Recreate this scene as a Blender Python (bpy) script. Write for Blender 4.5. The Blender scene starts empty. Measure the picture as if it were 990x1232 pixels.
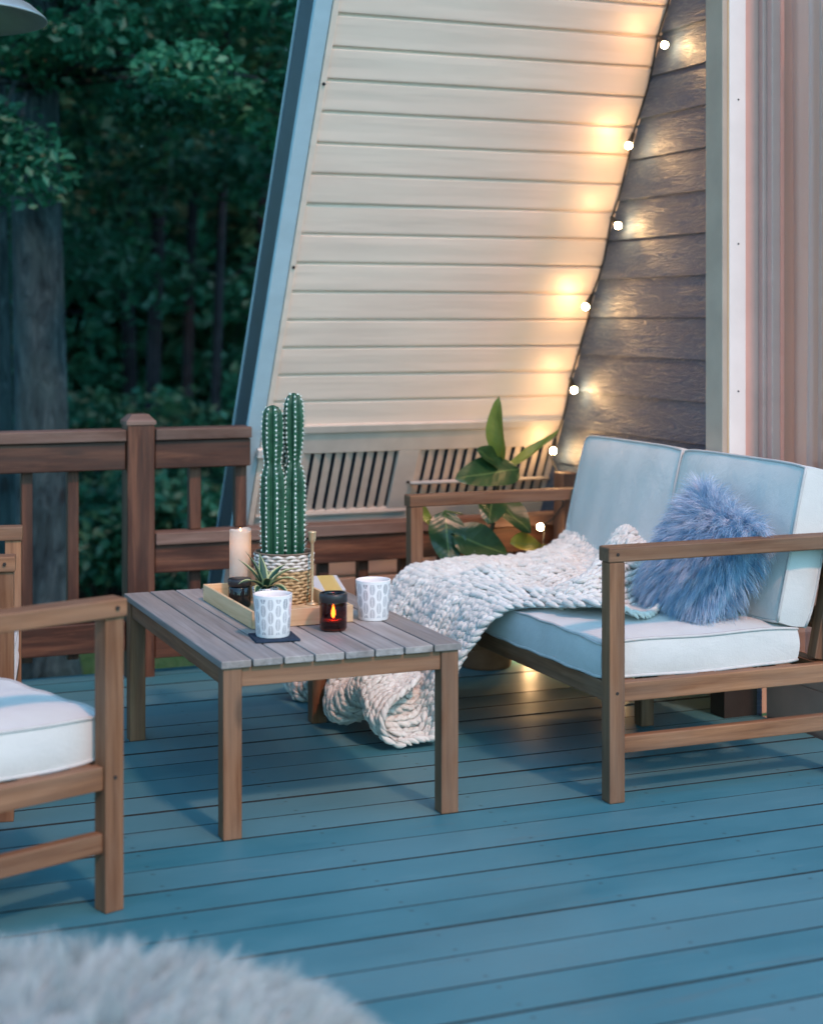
import bpy, math, random
import numpy as np
from mathutils import Vector, Matrix

random.seed(7)
rng = np.random.default_rng(11)
sc = bpy.context.scene
COL = sc.collection
R = math.radians
PI = math.pi
# World axes: +X runs along the deck boards (towards the house), +Y along the gable wall, away from
# the viewer.  The deck surface is z = 0.
CAM_H = 1.25
YAW = R(22.2)


def site(lat, d):
    """garden coordinates: metres to the right of / beyond the viewpoint -> world x, y"""
    return (lat * math.cos(YAW) + d * math.sin(YAW), -lat * math.sin(YAW) + d * math.cos(YAW))


# --------------------------------------------------------------------------------------------
# materials
# --------------------------------------------------------------------------------------------
class NT:
    def __init__(s, name):
        s.m = bpy.data.materials.new(name)
        s.m.use_nodes = True
        s.t = s.m.node_tree
        s.t.nodes.clear()
        s.out = s.t.nodes.new('ShaderNodeOutputMaterial')

    def n(s, kind, **kw):
        nd = s.t.nodes.new('ShaderNode' + kind)
        for k, v in kw.items():
            setattr(nd, k, v)
        return nd

    def put(s, sock, v):
        if isinstance(v, bpy.types.NodeSocket):
            s.t.links.new(v, sock)
        elif v is not None:
            if sock.type == 'RGBA' and len(v) == 3:
                v = (*v, 1)
            sock.default_value = v

    def math(s, op, a, b=None, c=None):
        nd = s.n('Math', operation=op)
        for i, v in enumerate((a, b, c)):
            s.put(nd.inputs[i], v)
        return nd.outputs[0]

    def attr(s, name='g'):
        nd = s.n('Attribute', attribute_name=name)
        return nd.outputs['Vector']

    def coord(s):
        return s.n('TexCoord').outputs['Object']

    def mapv(s, vec, scale):
        nd = s.n('Mapping')
        s.put(nd.inputs['Vector'], vec)
        nd.inputs['Scale'].default_value = scale
        return nd.outputs[0]

    def noise(s, vec, scale, detail=4, rough=.55, dist=0):
        nd = s.n('TexNoise')
        s.put(nd.inputs['Vector'], vec)
        nd.inputs['Scale'].default_value = scale
        nd.inputs['Detail'].default_value = detail
        nd.inputs['Roughness'].default_value = rough
        nd.inputs['Distortion'].default_value = dist
        return nd.outputs['Fac']

    def ramp(s, fac, stops):
        nd = s.n('ValToRGB')
        s.put(nd.inputs[0], fac)
        e = nd.color_ramp.elements
        while len(e) < len(stops):
            e.new(.5)
        for i, (p, c) in enumerate(stops):
            e[i].position = p
            e[i].color = (*c, 1) if len(c) == 3 else c
        return nd.outputs[0]

    def mix(s, fac, a, b, blend='MIX'):
        nd = s.n('Mix', data_type='RGBA', blend_type=blend)
        s.put(nd.inputs[0], fac)
        s.put(nd.inputs[6], a)
        s.put(nd.inputs[7], b)
        return nd.outputs[2]

    def sep(s, vec):
        nd = s.n('SeparateXYZ')
        s.put(nd.inputs[0], vec)
        return nd.outputs

    def bump(s, h, strength=.3, dist=.01):
        nd = s.n('Bump')
        s.put(nd.inputs['Height'], h)
        nd.inputs['Strength'].default_value = strength
        nd.inputs['Distance'].default_value = dist
        return nd.outputs[0]

    def bsdf(s, color, rough=.6, normal=None, spec=.4, sheen=0, trans=0, emis=None, estr=0, sss=0):
        b = s.n('BsdfPrincipled')
        s.put(b.inputs['Base Color'], color)
        s.put(b.inputs['Roughness'], rough)
        b.inputs['Specular IOR Level'].default_value = spec
        if normal is not None:
            s.put(b.inputs['Normal'], normal)
        if sheen:
            b.inputs['Sheen Weight'].default_value = sheen
        if emis is not None:
            s.put(b.inputs['Emission Color'], emis)
            b.inputs['Emission Strength'].default_value = estr
        if sss:
            b.inputs['Subsurface Weight'].default_value = sss
            b.inputs['Subsurface Radius'].default_value = (.02, .012, .008)
        return b.outputs[0]

    def done(s, surf):
        s.put(s.out.inputs['Surface'], surf)
        return s.m


def plain(name, col, rough=.6, spec=.4, var=.12, scale=30, bump=.0, metal=0, sheen=0):
    t = NT(name)
    v = t.noise(t.coord(), scale, 5)
    d = tuple(c * (1 - var) for c in col)
    l = tuple(min(1, c * (1 + var)) for c in col)
    c = t.ramp(v, [(.3, d), (.7, l)])
    nb = t.bump(v, bump, .004) if bump else None
    sh = t.bsdf(c, rough, nb, spec, sheen)
    if metal:
        sh.node.inputs['Metallic'].default_value = metal
    return t.done(sh)


def wood(name, dark, mid, light, rough=.6, grain=1.0, spec=.3, bump=.25, weather=None, wamt=.5):
    """grain follows the attribute g: x along the piece, y and z across it"""
    t = NT(name)
    g = t.attr()
    fine = t.noise(t.mapv(g, (3, 70 * grain, 70 * grain)), 1.0, 5, .65, .4)
    broad = t.noise(t.mapv(g, (1.2, 14, 14)), 1.0, 3, .5, .8)
    s = t.math('ADD', t.math('MULTIPLY', fine, .55), t.math('MULTIPLY', broad, .45))
    c = t.ramp(s, [(.34, dark), (.5, mid), (.66, light)])
    wn = t.n('TexWhiteNoise', noise_dimensions='1D')
    t.put(wn.inputs['W'], t.math('FLOOR', t.math('MULTIPLY', t.sep(g)[2], .5)))
    pt = t.ramp(wn.outputs[0], [(0, (.74, .72, .72)), (1, (1.22, 1.2, 1.18))])
    c = t.mix(1.0, c, pt, 'MULTIPLY')
    kn = t.n('TexVoronoi'); t.put(kn.inputs['Vector'], t.mapv(g, (2.4, 9, 9))); kn.inputs['Scale'].default_value = 1
    c = t.mix(t.ramp(kn.outputs['Distance'], [(.05, (.8,) * 3), (.13, (0, 0, 0))]), c, tuple(q * .45 for q in dark))
    if weather:
        w = t.noise(t.mapv(g, (2.2, 9, 9)), 1.0, 4, .6)
        wf = t.ramp(w, [(.38, (0, 0, 0)), (.62, (wamt,) * 3)])
        c = t.mix(wf, c, weather)
    return t.done(t.bsdf(c, rough, t.bump(fine, bump, .0025), spec))


M = {}


PITCH = .1435


def make_materials():
    M['teak'] = wood('teak', (.085, .031, .012), (.19, .080, .035), (.315, .152, .075), .6, 1, .3, .25,
                     (.24, .16, .11), .4)
    M['grey_teak'] = wood('silvered_teak', (.17, .16, .155), (.28, .27, .262), (.41, .395, .385), .62, 1, .3, .5,
                          (.27, .225, .195), .5)
    M['rail_wood'] = wood('stained_rail', (.015, .005, .003), (.055, .019, .010), (.165, .068, .036), .55, .6, .35, .4,
                          (.10, .056, .04), .35)
    M['rail_top'] = wood('weathered_rail', (.06, .028, .018), (.115, .06, .042), (.22, .135, .105), .6, .7, .3, .4,
                         (.22, .16, .135), .45)
    M['pine'] = wood('pale_pine', (.50, .33, .17), (.64, .44, .25), (.74, .54, .33), .5, .8, .4, .15)
    # deck paint
    t = NT('deck_paint')
    g = t.attr()
    fine = t.noise(t.mapv(g, (4, 90, 90)), 1, 5, .6, .3)
    broad = t.noise(t.mapv(t.coord(), (1.1, 2.6, 1)), 1.6, 7, .66)
    gx = t.sep(g)
    bw = t.n('TexWhiteNoise', noise_dimensions='1D')
    t.put(bw.inputs['W'], t.math('FLOOR', t.math('MULTIPLY', gx[2], .05)))
    c = t.ramp(broad, [(.3, (.024, .142, .182)), (.7, (.066, .205, .245))])
    c = t.mix(t.math('MULTIPLY', bw.outputs[0], .5), c, (.12, .235, .265))
    scuff = t.noise(t.mapv(g, (5, 40, 40)), 1, 6, .7, 1.5)
    c = t.mix(t.ramp(scuff, [(.63, (0, 0, 0)), (.72, (.45, .45, .45))]), c, (.21, .27, .29))
    grime = t.noise(t.mapv(g, (2.5, 22, 22)), 1, 6, .7, .6)
    c = t.mix(t.ramp(grime, [(.60, (0, 0, 0)), (.75, (.5, .5, .5))]), c, (.11, .12, .125))
    oc = t.sep(t.coord())                                                        # screw heads over the joists
    sx = t.math('SUBTRACT', t.math('FRACT', t.math('DIVIDE', t.math('ADD', oc[0], 4.1), .45)), .05)
    sx = t.math('MULTIPLY', sx, .45)
    gy = t.math('ADD', oc[1], PITCH * 34 - 2.696)
    sy = t.math('SUBTRACT', t.math('ABSOLUTE', t.math('SUBTRACT', t.math('MULTIPLY', t.math('FRACT', t.math('DIVIDE', gy, PITCH)), PITCH), PITCH / 2)), .042)
    rr = t.math('SQRT', t.math('ADD', t.math('POWER', sx, 2), t.math('POWER', sy, 2)))
    c = t.mix(t.ramp(rr, [(.0030, (.75,) * 3), (.0048, (0, 0, 0))]), c, (.02, .03, .035))
    geo = t.n('NewGeometry')
    up = t.math('GREATER_THAN', t.sep(geo.outputs['True Normal'])[2], .6)      # bare board sides darkened, gap shade put into their colour
    c = t.mix(up, (.022, .02, .02), c)
    ro = t.ramp(broad, [(.3, (.42,) * 3), (.7, (.56,) * 3)])
    M['deck'] = t.done(t.bsdf(c, ro, t.bump(fine, .25, .002), .32))
    M['joist'] = plain('dark_joist', (.03, .024, .02), .9)
    # vinyl siding
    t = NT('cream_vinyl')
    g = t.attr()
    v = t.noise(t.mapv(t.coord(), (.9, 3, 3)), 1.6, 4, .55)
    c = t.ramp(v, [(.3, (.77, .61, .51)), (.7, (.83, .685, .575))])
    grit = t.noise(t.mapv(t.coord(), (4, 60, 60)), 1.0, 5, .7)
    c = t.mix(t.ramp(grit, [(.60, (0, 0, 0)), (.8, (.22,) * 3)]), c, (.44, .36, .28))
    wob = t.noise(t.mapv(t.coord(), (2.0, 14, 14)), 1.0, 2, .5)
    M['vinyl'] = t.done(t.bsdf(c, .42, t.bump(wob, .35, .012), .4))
    M['vent'] = plain('vent_plastic', (.52, .45, .39), .5, .4, .07, 14)
    M['vent_dark'] = plain('vent_shadow_backing', (.05, .042, .04), .9)
    # lap siding, embossed wood grain
    t = NT('grey_lap_siding')
    g = t.attr()
    em = t.noise(t.mapv(g, (7, 42, 42)), 1.0, 4, .6, 3.5)
    v = t.noise(t.mapv(g, (1.5, 5, 5)), 1, 3)
    c = t.ramp(v, [(.3, (.034, .062, .112)), (.7, (.055, .088, .142))])
    c = t.mix(t.ramp(em, [(.52, (0, 0, 0)), (.66, (.5,) * 3)]), c, (.17, .19, .205))
    M['lap'] = t.done(t.bsdf(c, .42, t.bump(em, .9, .006), .5))
    M['trim_grey'] = plain('grey_trim_paint', (.46, .35, .275), .5, .4, .1, 6)
    M['trim_tan'] = wood('raw_trim_edge', (.36, .24, .13), (.47, .32, .18), (.55, .39, .24), .6)
    M['trim_white'] = plain('white_trim_paint', (.78, .70, .66), .4, .45, .05, 8)
    M['trim_mauve'] = plain('window_frame_paint', (.64, .38, .32), .45, .4, .08, 8)
    M['rake'] = plain('rake_board_paint', (.42, .55, .62), .45, .4, .07, 8)
    M['flashing'] = plain('dark_metal_edge', (.010, .028, .05), .4, .4, .2, 10)
    M['fabric'] = None
    t = NT('cream_canvas')
    co = t.coord()
    w1 = t.noise(t.mapv(co, (260, 260, 260)), 1, 2, .5)
    v = t.noise(co, 5, 4)
    c = t.ramp(v, [(.3, (.56, .545, .52)), (.7, (.63, .615, .59))])
    wr = t.noise(co, 9, 3, .5, .6)
    fine = t.noise(t.mapv(co, (14, 30, 22)), 1, 5, .6, 1.2)
    hh = t.math('ADD', t.math('MULTIPLY', w1, .14), t.math('ADD', wr, t.math('MULTIPLY', fine, .35)))
    M['fabric'] = t.done(t.bsdf(c, .85, t.bump(hh, .35, .012), .2, .25))
    M['piping'] = plain('canvas_piping', (.50, .48, .46), .85, .2, .06)
    # yarn
    t = NT('chunky_wool')
    g = t.attr()
    gx = t.sep(g)
    c = t.ramp(gx[0], [(0, (.56, .55, .51)), (1, (.77, .76, .71))])
    fz = t.noise(t.coord(), 420, 3, .7)
    fz2 = t.noise(t.mapv(g, (1, 26, 3)), 1, 3, .6)
    M['wool'] = t.done(t.bsdf(c, .95, t.bump(t.math('ADD', fz, fz2), .6, .003), .1, .4))
    # fur
    for nm, c0, c1, c2 in (('fur_blue', (.20, .40, .60), (.44, .58, .74), (.82, .79, .86)),
                           ('fur_white', (.36, .41, .40), (.50, .55, .53), (.64, .66, .64))):
        t = NT(nm)
        gx = t.sep(t.attr())
        c = t.ramp(gx[0], [(0, c0), (.55, c1), (1, c2)])
        d = t.n('BsdfDiffuse'); t.put(d.inputs[0], c)
        tr = t.n('BsdfTranslucent'); t.put(tr.inputs[0], c)
        gl = t.n('BsdfGlossy'); gl.inputs['Roughness'].default_value = .45
        t.put(gl.inputs[0], (.7, .7, .7))
        m1 = t.n('MixShader'); m1.inputs[0].default_value = .35
        t.put(m1.inputs[1], d.outputs[0]); t.put(m1.inputs[2], tr.outputs[0])
        m2 = t.n('MixShader'); m2.inputs[0].default_value = .06
        t.put(m2.inputs[1], m1.outputs[0]); t.put(m2.inputs[2], gl.outputs[0])
        M[nm] = t.done(m2.outputs[0])
    # leaves (attribute g.x = per-leaf variation)
    def leafmat(nm, stops, trans=.3, rough=.5, gloss=.05):
        t = NT(nm)
        gx = t.sep(t.attr())
        c = t.ramp(gx[0], stops)
        d = t.n('BsdfDiffuse'); t.put(d.inputs[0], c)
        tr = t.n('BsdfTranslucent'); t.put(tr.inputs[0], c)
        gl = t.n('BsdfGlossy'); gl.inputs['Roughness'].default_value = rough
        m1 = t.n('MixShader'); m1.inputs[0].default_value = trans
        t.put(m1.inputs[1], d.outputs[0]); t.put(m1.inputs[2], tr.outputs[0])
        m2 = t.n('MixShader'); m2.inputs[0].default_value = gloss
        t.put(m2.inputs[1], m1.outputs[0]); t.put(m2.inputs[2], gl.outputs[0])
        return t.done(m2.outputs[0])
    M['leaf_near'] = leafmat('tree_leaf', [(0, (.006, .075, .044)), (.6, (.018, .17, .098)), (1, (.05, .28, .15))])
    M['leaf_far'] = leafmat('woodland_leaf', [(0, (.009, .085, .050)), (.6, (.022, .16, .088)), (.85, (.08, .17, .075)), (1, (.20, .19, .10))])
    M['grass'] = leafmat('grass_blade', [(0, (.03, .10, .035)), (1, (.07, .16, .06))])
    # rubber plant: glossy leaf with pale midrib (g.y across -1..1)
    for nm, a, b in (('fig_leaf', (.018, .055, .02), (.035, .085, .028)), ('fig_leaf_yellow', (.24, .24, .03), (.36, .30, .045)),
                     ('fig_leaf_young', (.13, .19, .035), (.20, .25, .05))):
        t = NT(nm)
        gx = t.sep(t.attr())
        v = t.noise(t.coord(), 20, 3)
        c = t.ramp(v, [(.3, a), (.7, b)])
        rib = t.math('LESS_THAN', t.math('ABSOLUTE', gx[1]), .05)
        c = t.mix(t.math('MULTIPLY', rib, .6), c, (.16, .24, .08))
        vein = t.math('SINE', t.math('MULTIPLY', t.math('ADD', gx[2], t.math('MULTIPLY', t.math('ABSOLUTE', gx[1]), -.18)), 62))
        p = t.bsdf(c, .32, t.bump(vein, .07, .003), .5)
        tr = t.n('BsdfTranslucent'); t.put(tr.inputs[0], c)
        mx = t.n('MixShader'); mx.inputs[0].default_value = .25
        t.put(mx.inputs[1], p); t.put(mx.inputs[2], tr.outputs[0])
        M[nm] = t.done(mx.outputs[0])
    t = NT('bark')
    co = t.coord()
    f = t.noise(t.mapv(co, (11, 11, 3.2)), 1, 7, .7, 1.6)
    pl = t.noise(t.mapv(co, (5, 5, 4)), 1, 3)
    kn = t.n('TexVoronoi'); t.put(kn.inputs['Vector'], t.mapv(co, (3.2, 3.2, 2.2))); kn.inputs['Scale'].default_value = 1
    c = t.ramp(f, [(.36, (.010, .018, .022)), (.5, (.032, .056, .066)), (.64, (.085, .125, .135))])
    c = t.mix(t.ramp(pl, [(.4, (0, 0, 0)), (.65, (.6,) * 3)]), c, (.055, .095, .10))
    c = t.mix(t.ramp(kn.outputs['Distance'], [(.07, (.85,) * 3), (.13, (0, 0, 0))]), c, (.02, .02, .02))
    M['bark'] = t.done(t.bsdf(c, .9, t.bump(f, .9, .05), .2))
    M['bark_dark'] = plain('dark_bark', (.022, .022, .028), .95, .2, .4, 9, .6)
    # ground
    t = NT('lawn_soil')
    co = t.coord()
    a = t.noise(co, .35, 4); b = t.noise(co, 22, 5, .7)
    gcol = t.ramp(b, [(.3, (.03, .085, .03)), (.7, (.07, .15, .055))])
    dcol = t.ramp(b, [(.3, (.025, .02, .014)), (.7, (.07, .05, .034))])
    sx = t.sep(co)
    dist = t.math('ADD', t.math('MULTIPLY', sx[0], math.sin(YAW)), t.math('MULTIPLY', sx[1], math.cos(YAW)))
    edge = t.math('ADD', dist, t.math('MULTIPLY', a, 1.6))
    fac = t.ramp(t.math('MULTIPLY', edge, .05), [(.545, (0, 0, 0)), (.565, (1, 1, 1))])
    M['lawn'] = t.done(t.bsdf(t.mix(fac, gcol, dcol), .95, t.bump(b, .6, .03), .15))
    # ceramic cup with printed leaves : g.x = turn 0..1, g.y = height 0..1
    t = NT('leaf_print_ceramic')
    gx = t.sep(t.attr())
    u = t.math('MULTIPLY', gx[0], 15)
    ui = t.math('FLOOR', u); uf = t.math('SUBTRACT', t.math('FRACT', u), .5)
    v = t.math('ADD', t.math('MULTIPLY', gx[1], 3.1), t.math('MULTIPLY', t.math('FRACT', t.math('MULTIPLY', ui, .5)), 1.0))
    vi = t.math('FLOOR', v); vf = t.math('SUBTRACT', t.math('FRACT', v), .5)
    wn = t.n('TexWhiteNoise', noise_dimensions='2D')
    cv = t.n('CombineXYZ'); t.put(cv.inputs[0], ui); t.put(cv.inputs[1], vi)
    t.put(wn.inputs['Vector'], cv.outputs[0])
    ell = t.math('ADD', t.math('POWER', t.math('DIVIDE', uf, .36), 2), t.math('POWER', t.math('DIVIDE', vf, .47), 2))
    ins = t.math('LESS_THAN', ell, 1)
    rib = t.math('GREATER_THAN', t.math('ABSOLUTE', uf), .045)
    st = t.math('GREATER_THAN', t.math('SINE', t.math('MULTIPLY', t.math('SUBTRACT', vf, t.math('MULTIPLY', t.math('ABSOLUTE', uf), .8)), 52)), -.45)
    fac = t.math('MULTIPLY', t.math('MULTIPLY', ins, rib), st)
    fac = t.math('MULTIPLY', fac, t.math('ADD', .55, t.math('MULTIPLY', wn.outputs[0], .45)))
    inr = t.math('MULTIPLY', t.math('GREATER_THAN', gx[1], .08), t.math('LESS_THAN', gx[1], .93))
    fac = t.math('MULTIPLY', fac, inr)
    pc = t.ramp(wn.outputs[0], [(0, (.06, .10, .17)), (.5, (.20, .19, .22)), (1, (.09, .12, .16))])
    M['cup'] = t.done(t.bsdf(t.mix(fac, (.76, .76, .76), pc), .3, None, .5))
    # dotted succulent pot
    t = NT('dotted_ceramic')
    gx = t.sep(t.attr())
    uu = t.math('MULTIPLY', gx[0], 26)
    vv = t.math('MULTIPLY', gx[1], 9)
    du = t.math('LESS_THAN', t.math('ABSOLUTE', t.math('SUBTRACT', t.math('FRACT', uu), .5)), .27)
    dv = t.math('LESS_THAN', t.math('ABSOLUTE', t.math('SUBTRACT', t.math('FRACT', vv), .5)), .25)
    band = t.math('GREATER_THAN', gx[1], .34)
    fac = t.math('MULTIPLY', t.math('MULTIPLY', du, dv), band)
    M['dotpot'] = t.done(t.bsdf(t.mix(fac, (.75, .75, .74), (.03, .045, .08)), .4, None, .5))
    # basket
    t = NT('seagrass')
    gx = t.sep(t.attr())
    v = t.noise(t.mapv(t.attr(), (60, 24, 1)), 1, 4, .6)
    c = t.ramp(v, [(.3, (.36, .22, .10)), (.55, (.55, .38, .20)), (.75, (.66, .5, .31))])
    c = t.mix(t.ramp(gx[1], [(.66, (0, 0, 0)), (.70, (1, 1, 1))]), c, t.ramp(v, [(.3, (.58, .52, .46)), (.7, (.72, .67, .61))]))
    c = t.mix(t.ramp(gx[2], [(.05, (.85,) * 3), (.45, (0, 0, 0))]), c, (.10, .055, .025))
    M['basket'] = t.done(t.bsdf(c, .8, t.bump(v, .5, .002), .2))
    # cactus skin
    t = NT('cactus_skin')
    gx = t.sep(t.attr())
    v = t.noise(t.coord(), 40, 4)
    c = t.ramp(v, [(.3, (.005, .040, .018)), (.7, (.012, .072, .032))])
    c = t.mix(t.ramp(gx[0], [(.72, (0, 0, 0)), (1, (.55,) * 3)]), c, (.05, .16, .09))
    M['cactus'] = t.done(t.bsdf(c, .45, t.bump(v, .2, .002), .4))
    M['spine'] = plain('white_spines', (.72, .74, .68), .8, .2, .08)
    M['soil'] = plain('potting_soil', (.035, .024, .017), .95, .1, .4, 60, .5)
    t = NT('striped_succulent')
    gx = t.sep(t.attr())
    e = t.math('ABSOLUTE', gx[1])
    c = t.ramp(e, [(.45, (.015, .055, .032)), (.62, (.03, .09, .05)), (.78, (.42, .42, .2)), (1, (.5, .5, .26))])
    M['succ'] = t.done(t.bsdf(c, .4, None, .4))
    M['navy'] = plain('navy_felt', (.02, .036, .062), .85, .2, .2, 60, .3)
    M['black_glass'] = plain('black_glass', (.012, .011, .012), .12, .6, .1)
    M['black_metal'] = plain('black_lid', (.022, .02, .022), .4, .5, .2)
    M['brass'] = plain('pale_brass', (.62, .45, .27), .35, .5, .08, 30, 0, .6)
    M['terracotta'] = plain('terracotta', (.30, .14, .08), .8, .2, .15, 20, .2)
    M['steel'] = plain('brushed_steel', (.46, .50, .49), .38, .5, .12, 8, 0, .6)
    M['cable'] = plain('black_cable', (.012, .012, .013), .55)
    M['stem'] = plain('plant_stem', (.10, .075, .04), .8)
    # wax
    t = NT('ivory_wax')
    v = t.noise(t.coord(), 22, 4, .6)
    c = t.ramp(v, [(.35, (.70, .64, .56)), (.65, (.80, .76, .70))])
    p = t.bsdf(c, .5, t.bump(v, .25, .004), .4)
    tr = t.n('BsdfTranslucent'); t.put(tr.inputs[0], (.95, .72, .46, 1))
    mx = t.n('MixShader'); mx.inputs[0].default_value = .35
    t.put(mx.inputs[1], p); t.put(mx.inputs[2], tr.outputs[0])
    M['wax'] = t.done(mx.outputs[0])
    M['wax_red'] = plain('amber_wax', (.45, .14, .05), .5, .4, .1)
    # thin clear / amber glass
    def thin(nm, tint, refl):
        t = NT(nm)
        tp = t.n('BsdfTransparent'); t.put(tp.inputs[0], (*tint, 1))
        gl = t.n('BsdfGlossy'); gl.inputs['Roughness'].default_value = .03
        fr = t.n('LayerWeight'); fr.inputs[0].default_value = .5
        f = t.math('ADD', t.math('MULTIPLY', t.math('POWER', fr.outputs['Facing'], 3.5), .8), refl)
        mx = t.n('MixShader'); t.put(mx.inputs[0], f)
        t.put(mx.inputs[1], tp.outputs[0]); t.put(mx.inputs[2], gl.outputs[0])
        return t.done(mx.outputs[0])
    M['pane'] = thin('window_pane', (.92, .93, .93), .05)
    M['amber'] = thin('amber_glass', (.42, .15, .09), .05)
    for nm, col, st in (('bulb', (1, .60, .27), BULB), ('flame', (1, .36, .07), 60.0), ('led', (1, .50, .20), LED)):
        t = NT('lit_' + nm)
        e = t.n('Emission'); t.put(e.inputs[0], (*col, 1)); e.inputs[1].default_value = st
        M[nm] = t.done(e.outputs[0])
    # curtain: sheer cloth
    t = NT('sheer_curtain')
    v = t.noise(t.mapv(t.coord(), (3, 3, .4)), 1, 3)
    c = t.ramp(v, [(.3, (.78, .54, .47)), (.7, (.86, .68, .62))])
    d = t.n('BsdfDiffuse'); t.put(d.inputs[0], c)
    tr = t.n('BsdfTranslucent'); t.put(tr.inputs[0], c)
    tp = t.n('BsdfTransparent')
    m1 = t.n('MixShader'); m1.inputs[0].default_value = .45
    t.put(m1.inputs[1], d.outputs[0]); t.put(m1.inputs[2], tr.outputs[0])
    m2 = t.n('MixShader'); m2.inputs[0].default_value = .22
    t.put(m2.inputs[1], m1.outputs[0]); t.put(m2.inputs[2], tp.outputs[0])
    M['curtain'] = t.done(m2.outputs[0])
    M['room'] = plain('interior_pine_wall', (.42, .24, .15), .7, .2, .15, 4)
    # magazine
    t = NT('magazine_cover')
    gx = t.sep(t.coord())
    c = t.ramp(t.math('ADD', gx[0], .5), [(0, (.74, .75, .77)), (.46, (.70, .71, .74)), (.47, (.30, .33, .42)), (.49, (.72, .72, .74)), (.53, (.74, .74, .74)), (.54, (.78, .55, .16)), (.585, (.80, .60, .22)), (.59, (.72, .72, .74))])
    c.node.color_ramp.interpolation = 'CONSTANT'
    M['mag'] = t.done(t.bsdf(c, .3, None, .5))
    M['paper'] = plain('paper_edge', (.70, .69, .68), .8)


BULB = 125.0
LED = 5.0
make_materials()


# --------------------------------------------------------------------------------------------
# mesh building
# --------------------------------------------------------------------------------------------
class MB:
    def __init__(s):
        s.v = []; s.f = []; s.g = []; s.n = 0

    def raw(s, v, f, g=None):
        v = np.asarray(v, float).reshape(-1, 3)
        if g is None:
            g = np.zeros_like(v)
        o = s.n
        s.v.append(v); s.g.append(np.asarray(g, float).reshape(-1, 3))
        s.f.extend([tuple(int(i) + o for i in q) for q in f])
        s.n += len(v)

    def box(s, lo, hi, rot=None, piv=None, axis=None):
        lo = np.array(lo, float); hi = np.array(hi, float)
        ext = hi - lo
        ax = int(np.argmax(ext)) if axis is None else axis
        o = [(ax + i) % 3 for i in range(3)]
        c = np.array([[x, y, z] for x in (0, 1) for y in (0, 1) for z in (0, 1)], float)
        v = lo + c * ext
        g = (v - lo)[:, o] + np.array([random.uniform(0, 40), random.uniform(0, 40), random.uniform(0, 400)])
        if rot is not None:
            p = np.array(piv if piv is not None else (lo + hi) / 2)
            v = (v - p) @ np.array(rot).T + p
        s.raw(v, [(0, 1, 3, 2), (4, 6, 7, 5), (0, 4, 5, 1), (2, 3, 7, 6), (0, 2, 6, 4), (1, 5, 7, 3)], g)

    def tube(s, pts, rad, n=8, cap=True, gfun=None):
        pts = np.asarray(pts, float); k = len(pts)
        rad = np.broadcast_to(np.asarray(rad, float), (k,))
        d = np.gradient(pts, axis=0)
        d /= np.linalg.norm(d, axis=1)[:, None] + 1e-9
        ref = np.array([0, 0, 1.0]) if abs(d[0][2]) < .9 else np.array([1.0, 0, 0])
        V = []; G = []
        u = np.cross(d[0], ref); u /= np.linalg.norm(u)
        acc = 0
        for i in range(k):
            u = u - d[i] * np.dot(u, d[i]); u /= np.linalg.norm(u) + 1e-9
            w = np.cross(d[i], u)
            if i: acc += np.linalg.norm(pts[i] - pts[i - 1])
            for j in range(n):
                a = 2 * PI * j / n
                V.append(pts[i] + rad[i] * (u * math.cos(a) + w * math.sin(a)))
                G.append((acc, rad[i] * math.cos(a), rad[i] * math.sin(a)))
        F = []
        for i in range(k - 1):
            for j in range(n):
                a = i * n + j; b = i * n + (j + 1) % n
                F.append((a, b, b + n, a + n))
        if cap:
            F.append(tuple(range(n))[::-1]); F.append(tuple(range((k - 1) * n, k * n)))
        s.raw(V, F, G)

    def lathe(s, prof, n=32, c=(0, 0, 0), close=False):
        """prof: (r, z) list; g = (turn, height 0..1, 0)"""
        k = len(prof)
        zs = [p[1] for p in prof]; z0, z1 = min(zs), max(zs)
        V = []; G = []; F = []
        for r, z in prof:
            for j in range(n + 1):
                a = 2 * PI * j / n + PI / 2
                V.append((c[0] + r * math.cos(a), c[1] + r * math.sin(a), c[2] + z))
                G.append((j / n, (z - z0) / (z1 - z0 + 1e-9), 0))
        for i in range(k - 1):
            for j in range(n):
                a = i * (n + 1) + j
                F.append((a, a + 1, a + n + 2, a + n + 1))
        s.raw(V, F, G)

    def grid(s, P, G=None, wrap=False):
        """P: (a, b, 3) array"""
        a, b, _ = P.shape
        F = [(i * b + j, i * b + j + 1, (i + 1) * b + j + 1, (i + 1) * b + j) for i in range(a - 1) for j in range(b - 1)]
        s.raw(P.reshape(-1, 3), F, None if G is None else G.reshape(-1, 3))

    def build(s, name, mat, parent=None, smooth=False, bevel=0, label=None, cat=None, group=None, kind=None, seg=2, origin=None):
        v = np.concatenate(s.v); g = np.concatenate(s.g)
        loc = np.zeros(3)
        if origin is not None:
            loc = np.array(origin, float)
        elif parent is None:
            lo, hi = v.min(0), v.max(0)
            loc = np.array([(lo[0] + hi[0]) / 2, (lo[1] + hi[1]) / 2, lo[2]])
        else:
            loc = np.array(parent.get('_o', (0, 0, 0)))
        me = bpy.data.meshes.new(name)
        me.from_pydata((v - loc).tolist(), [], s.f)
        at = me.attributes.new('g', 'FLOAT_VECTOR', 'POINT')
        at.data.foreach_set('vector', g.astype(np.float32).ravel())
        if smooth:
            me.polygons.foreach_set('use_smooth', [True] * len(me.polygons))
        me.materials.append(M[mat] if isinstance(mat, str) else mat)
        me.update()
        o = bpy.data.objects.new(name, me)
        COL.objects.link(o)
        if parent is not None:
            o.parent = parent
            ORG[o.name] = loc
        else:
            o.location = loc
        if bevel:
            b = o.modifiers.new('edge', 'BEVEL'); b.width = bevel; b.segments = seg; b.limit_method = 'ANGLE'
            b.harden_normals = False
        tag(o, label, cat, group, kind)
        return o


ORG = {}


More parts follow.
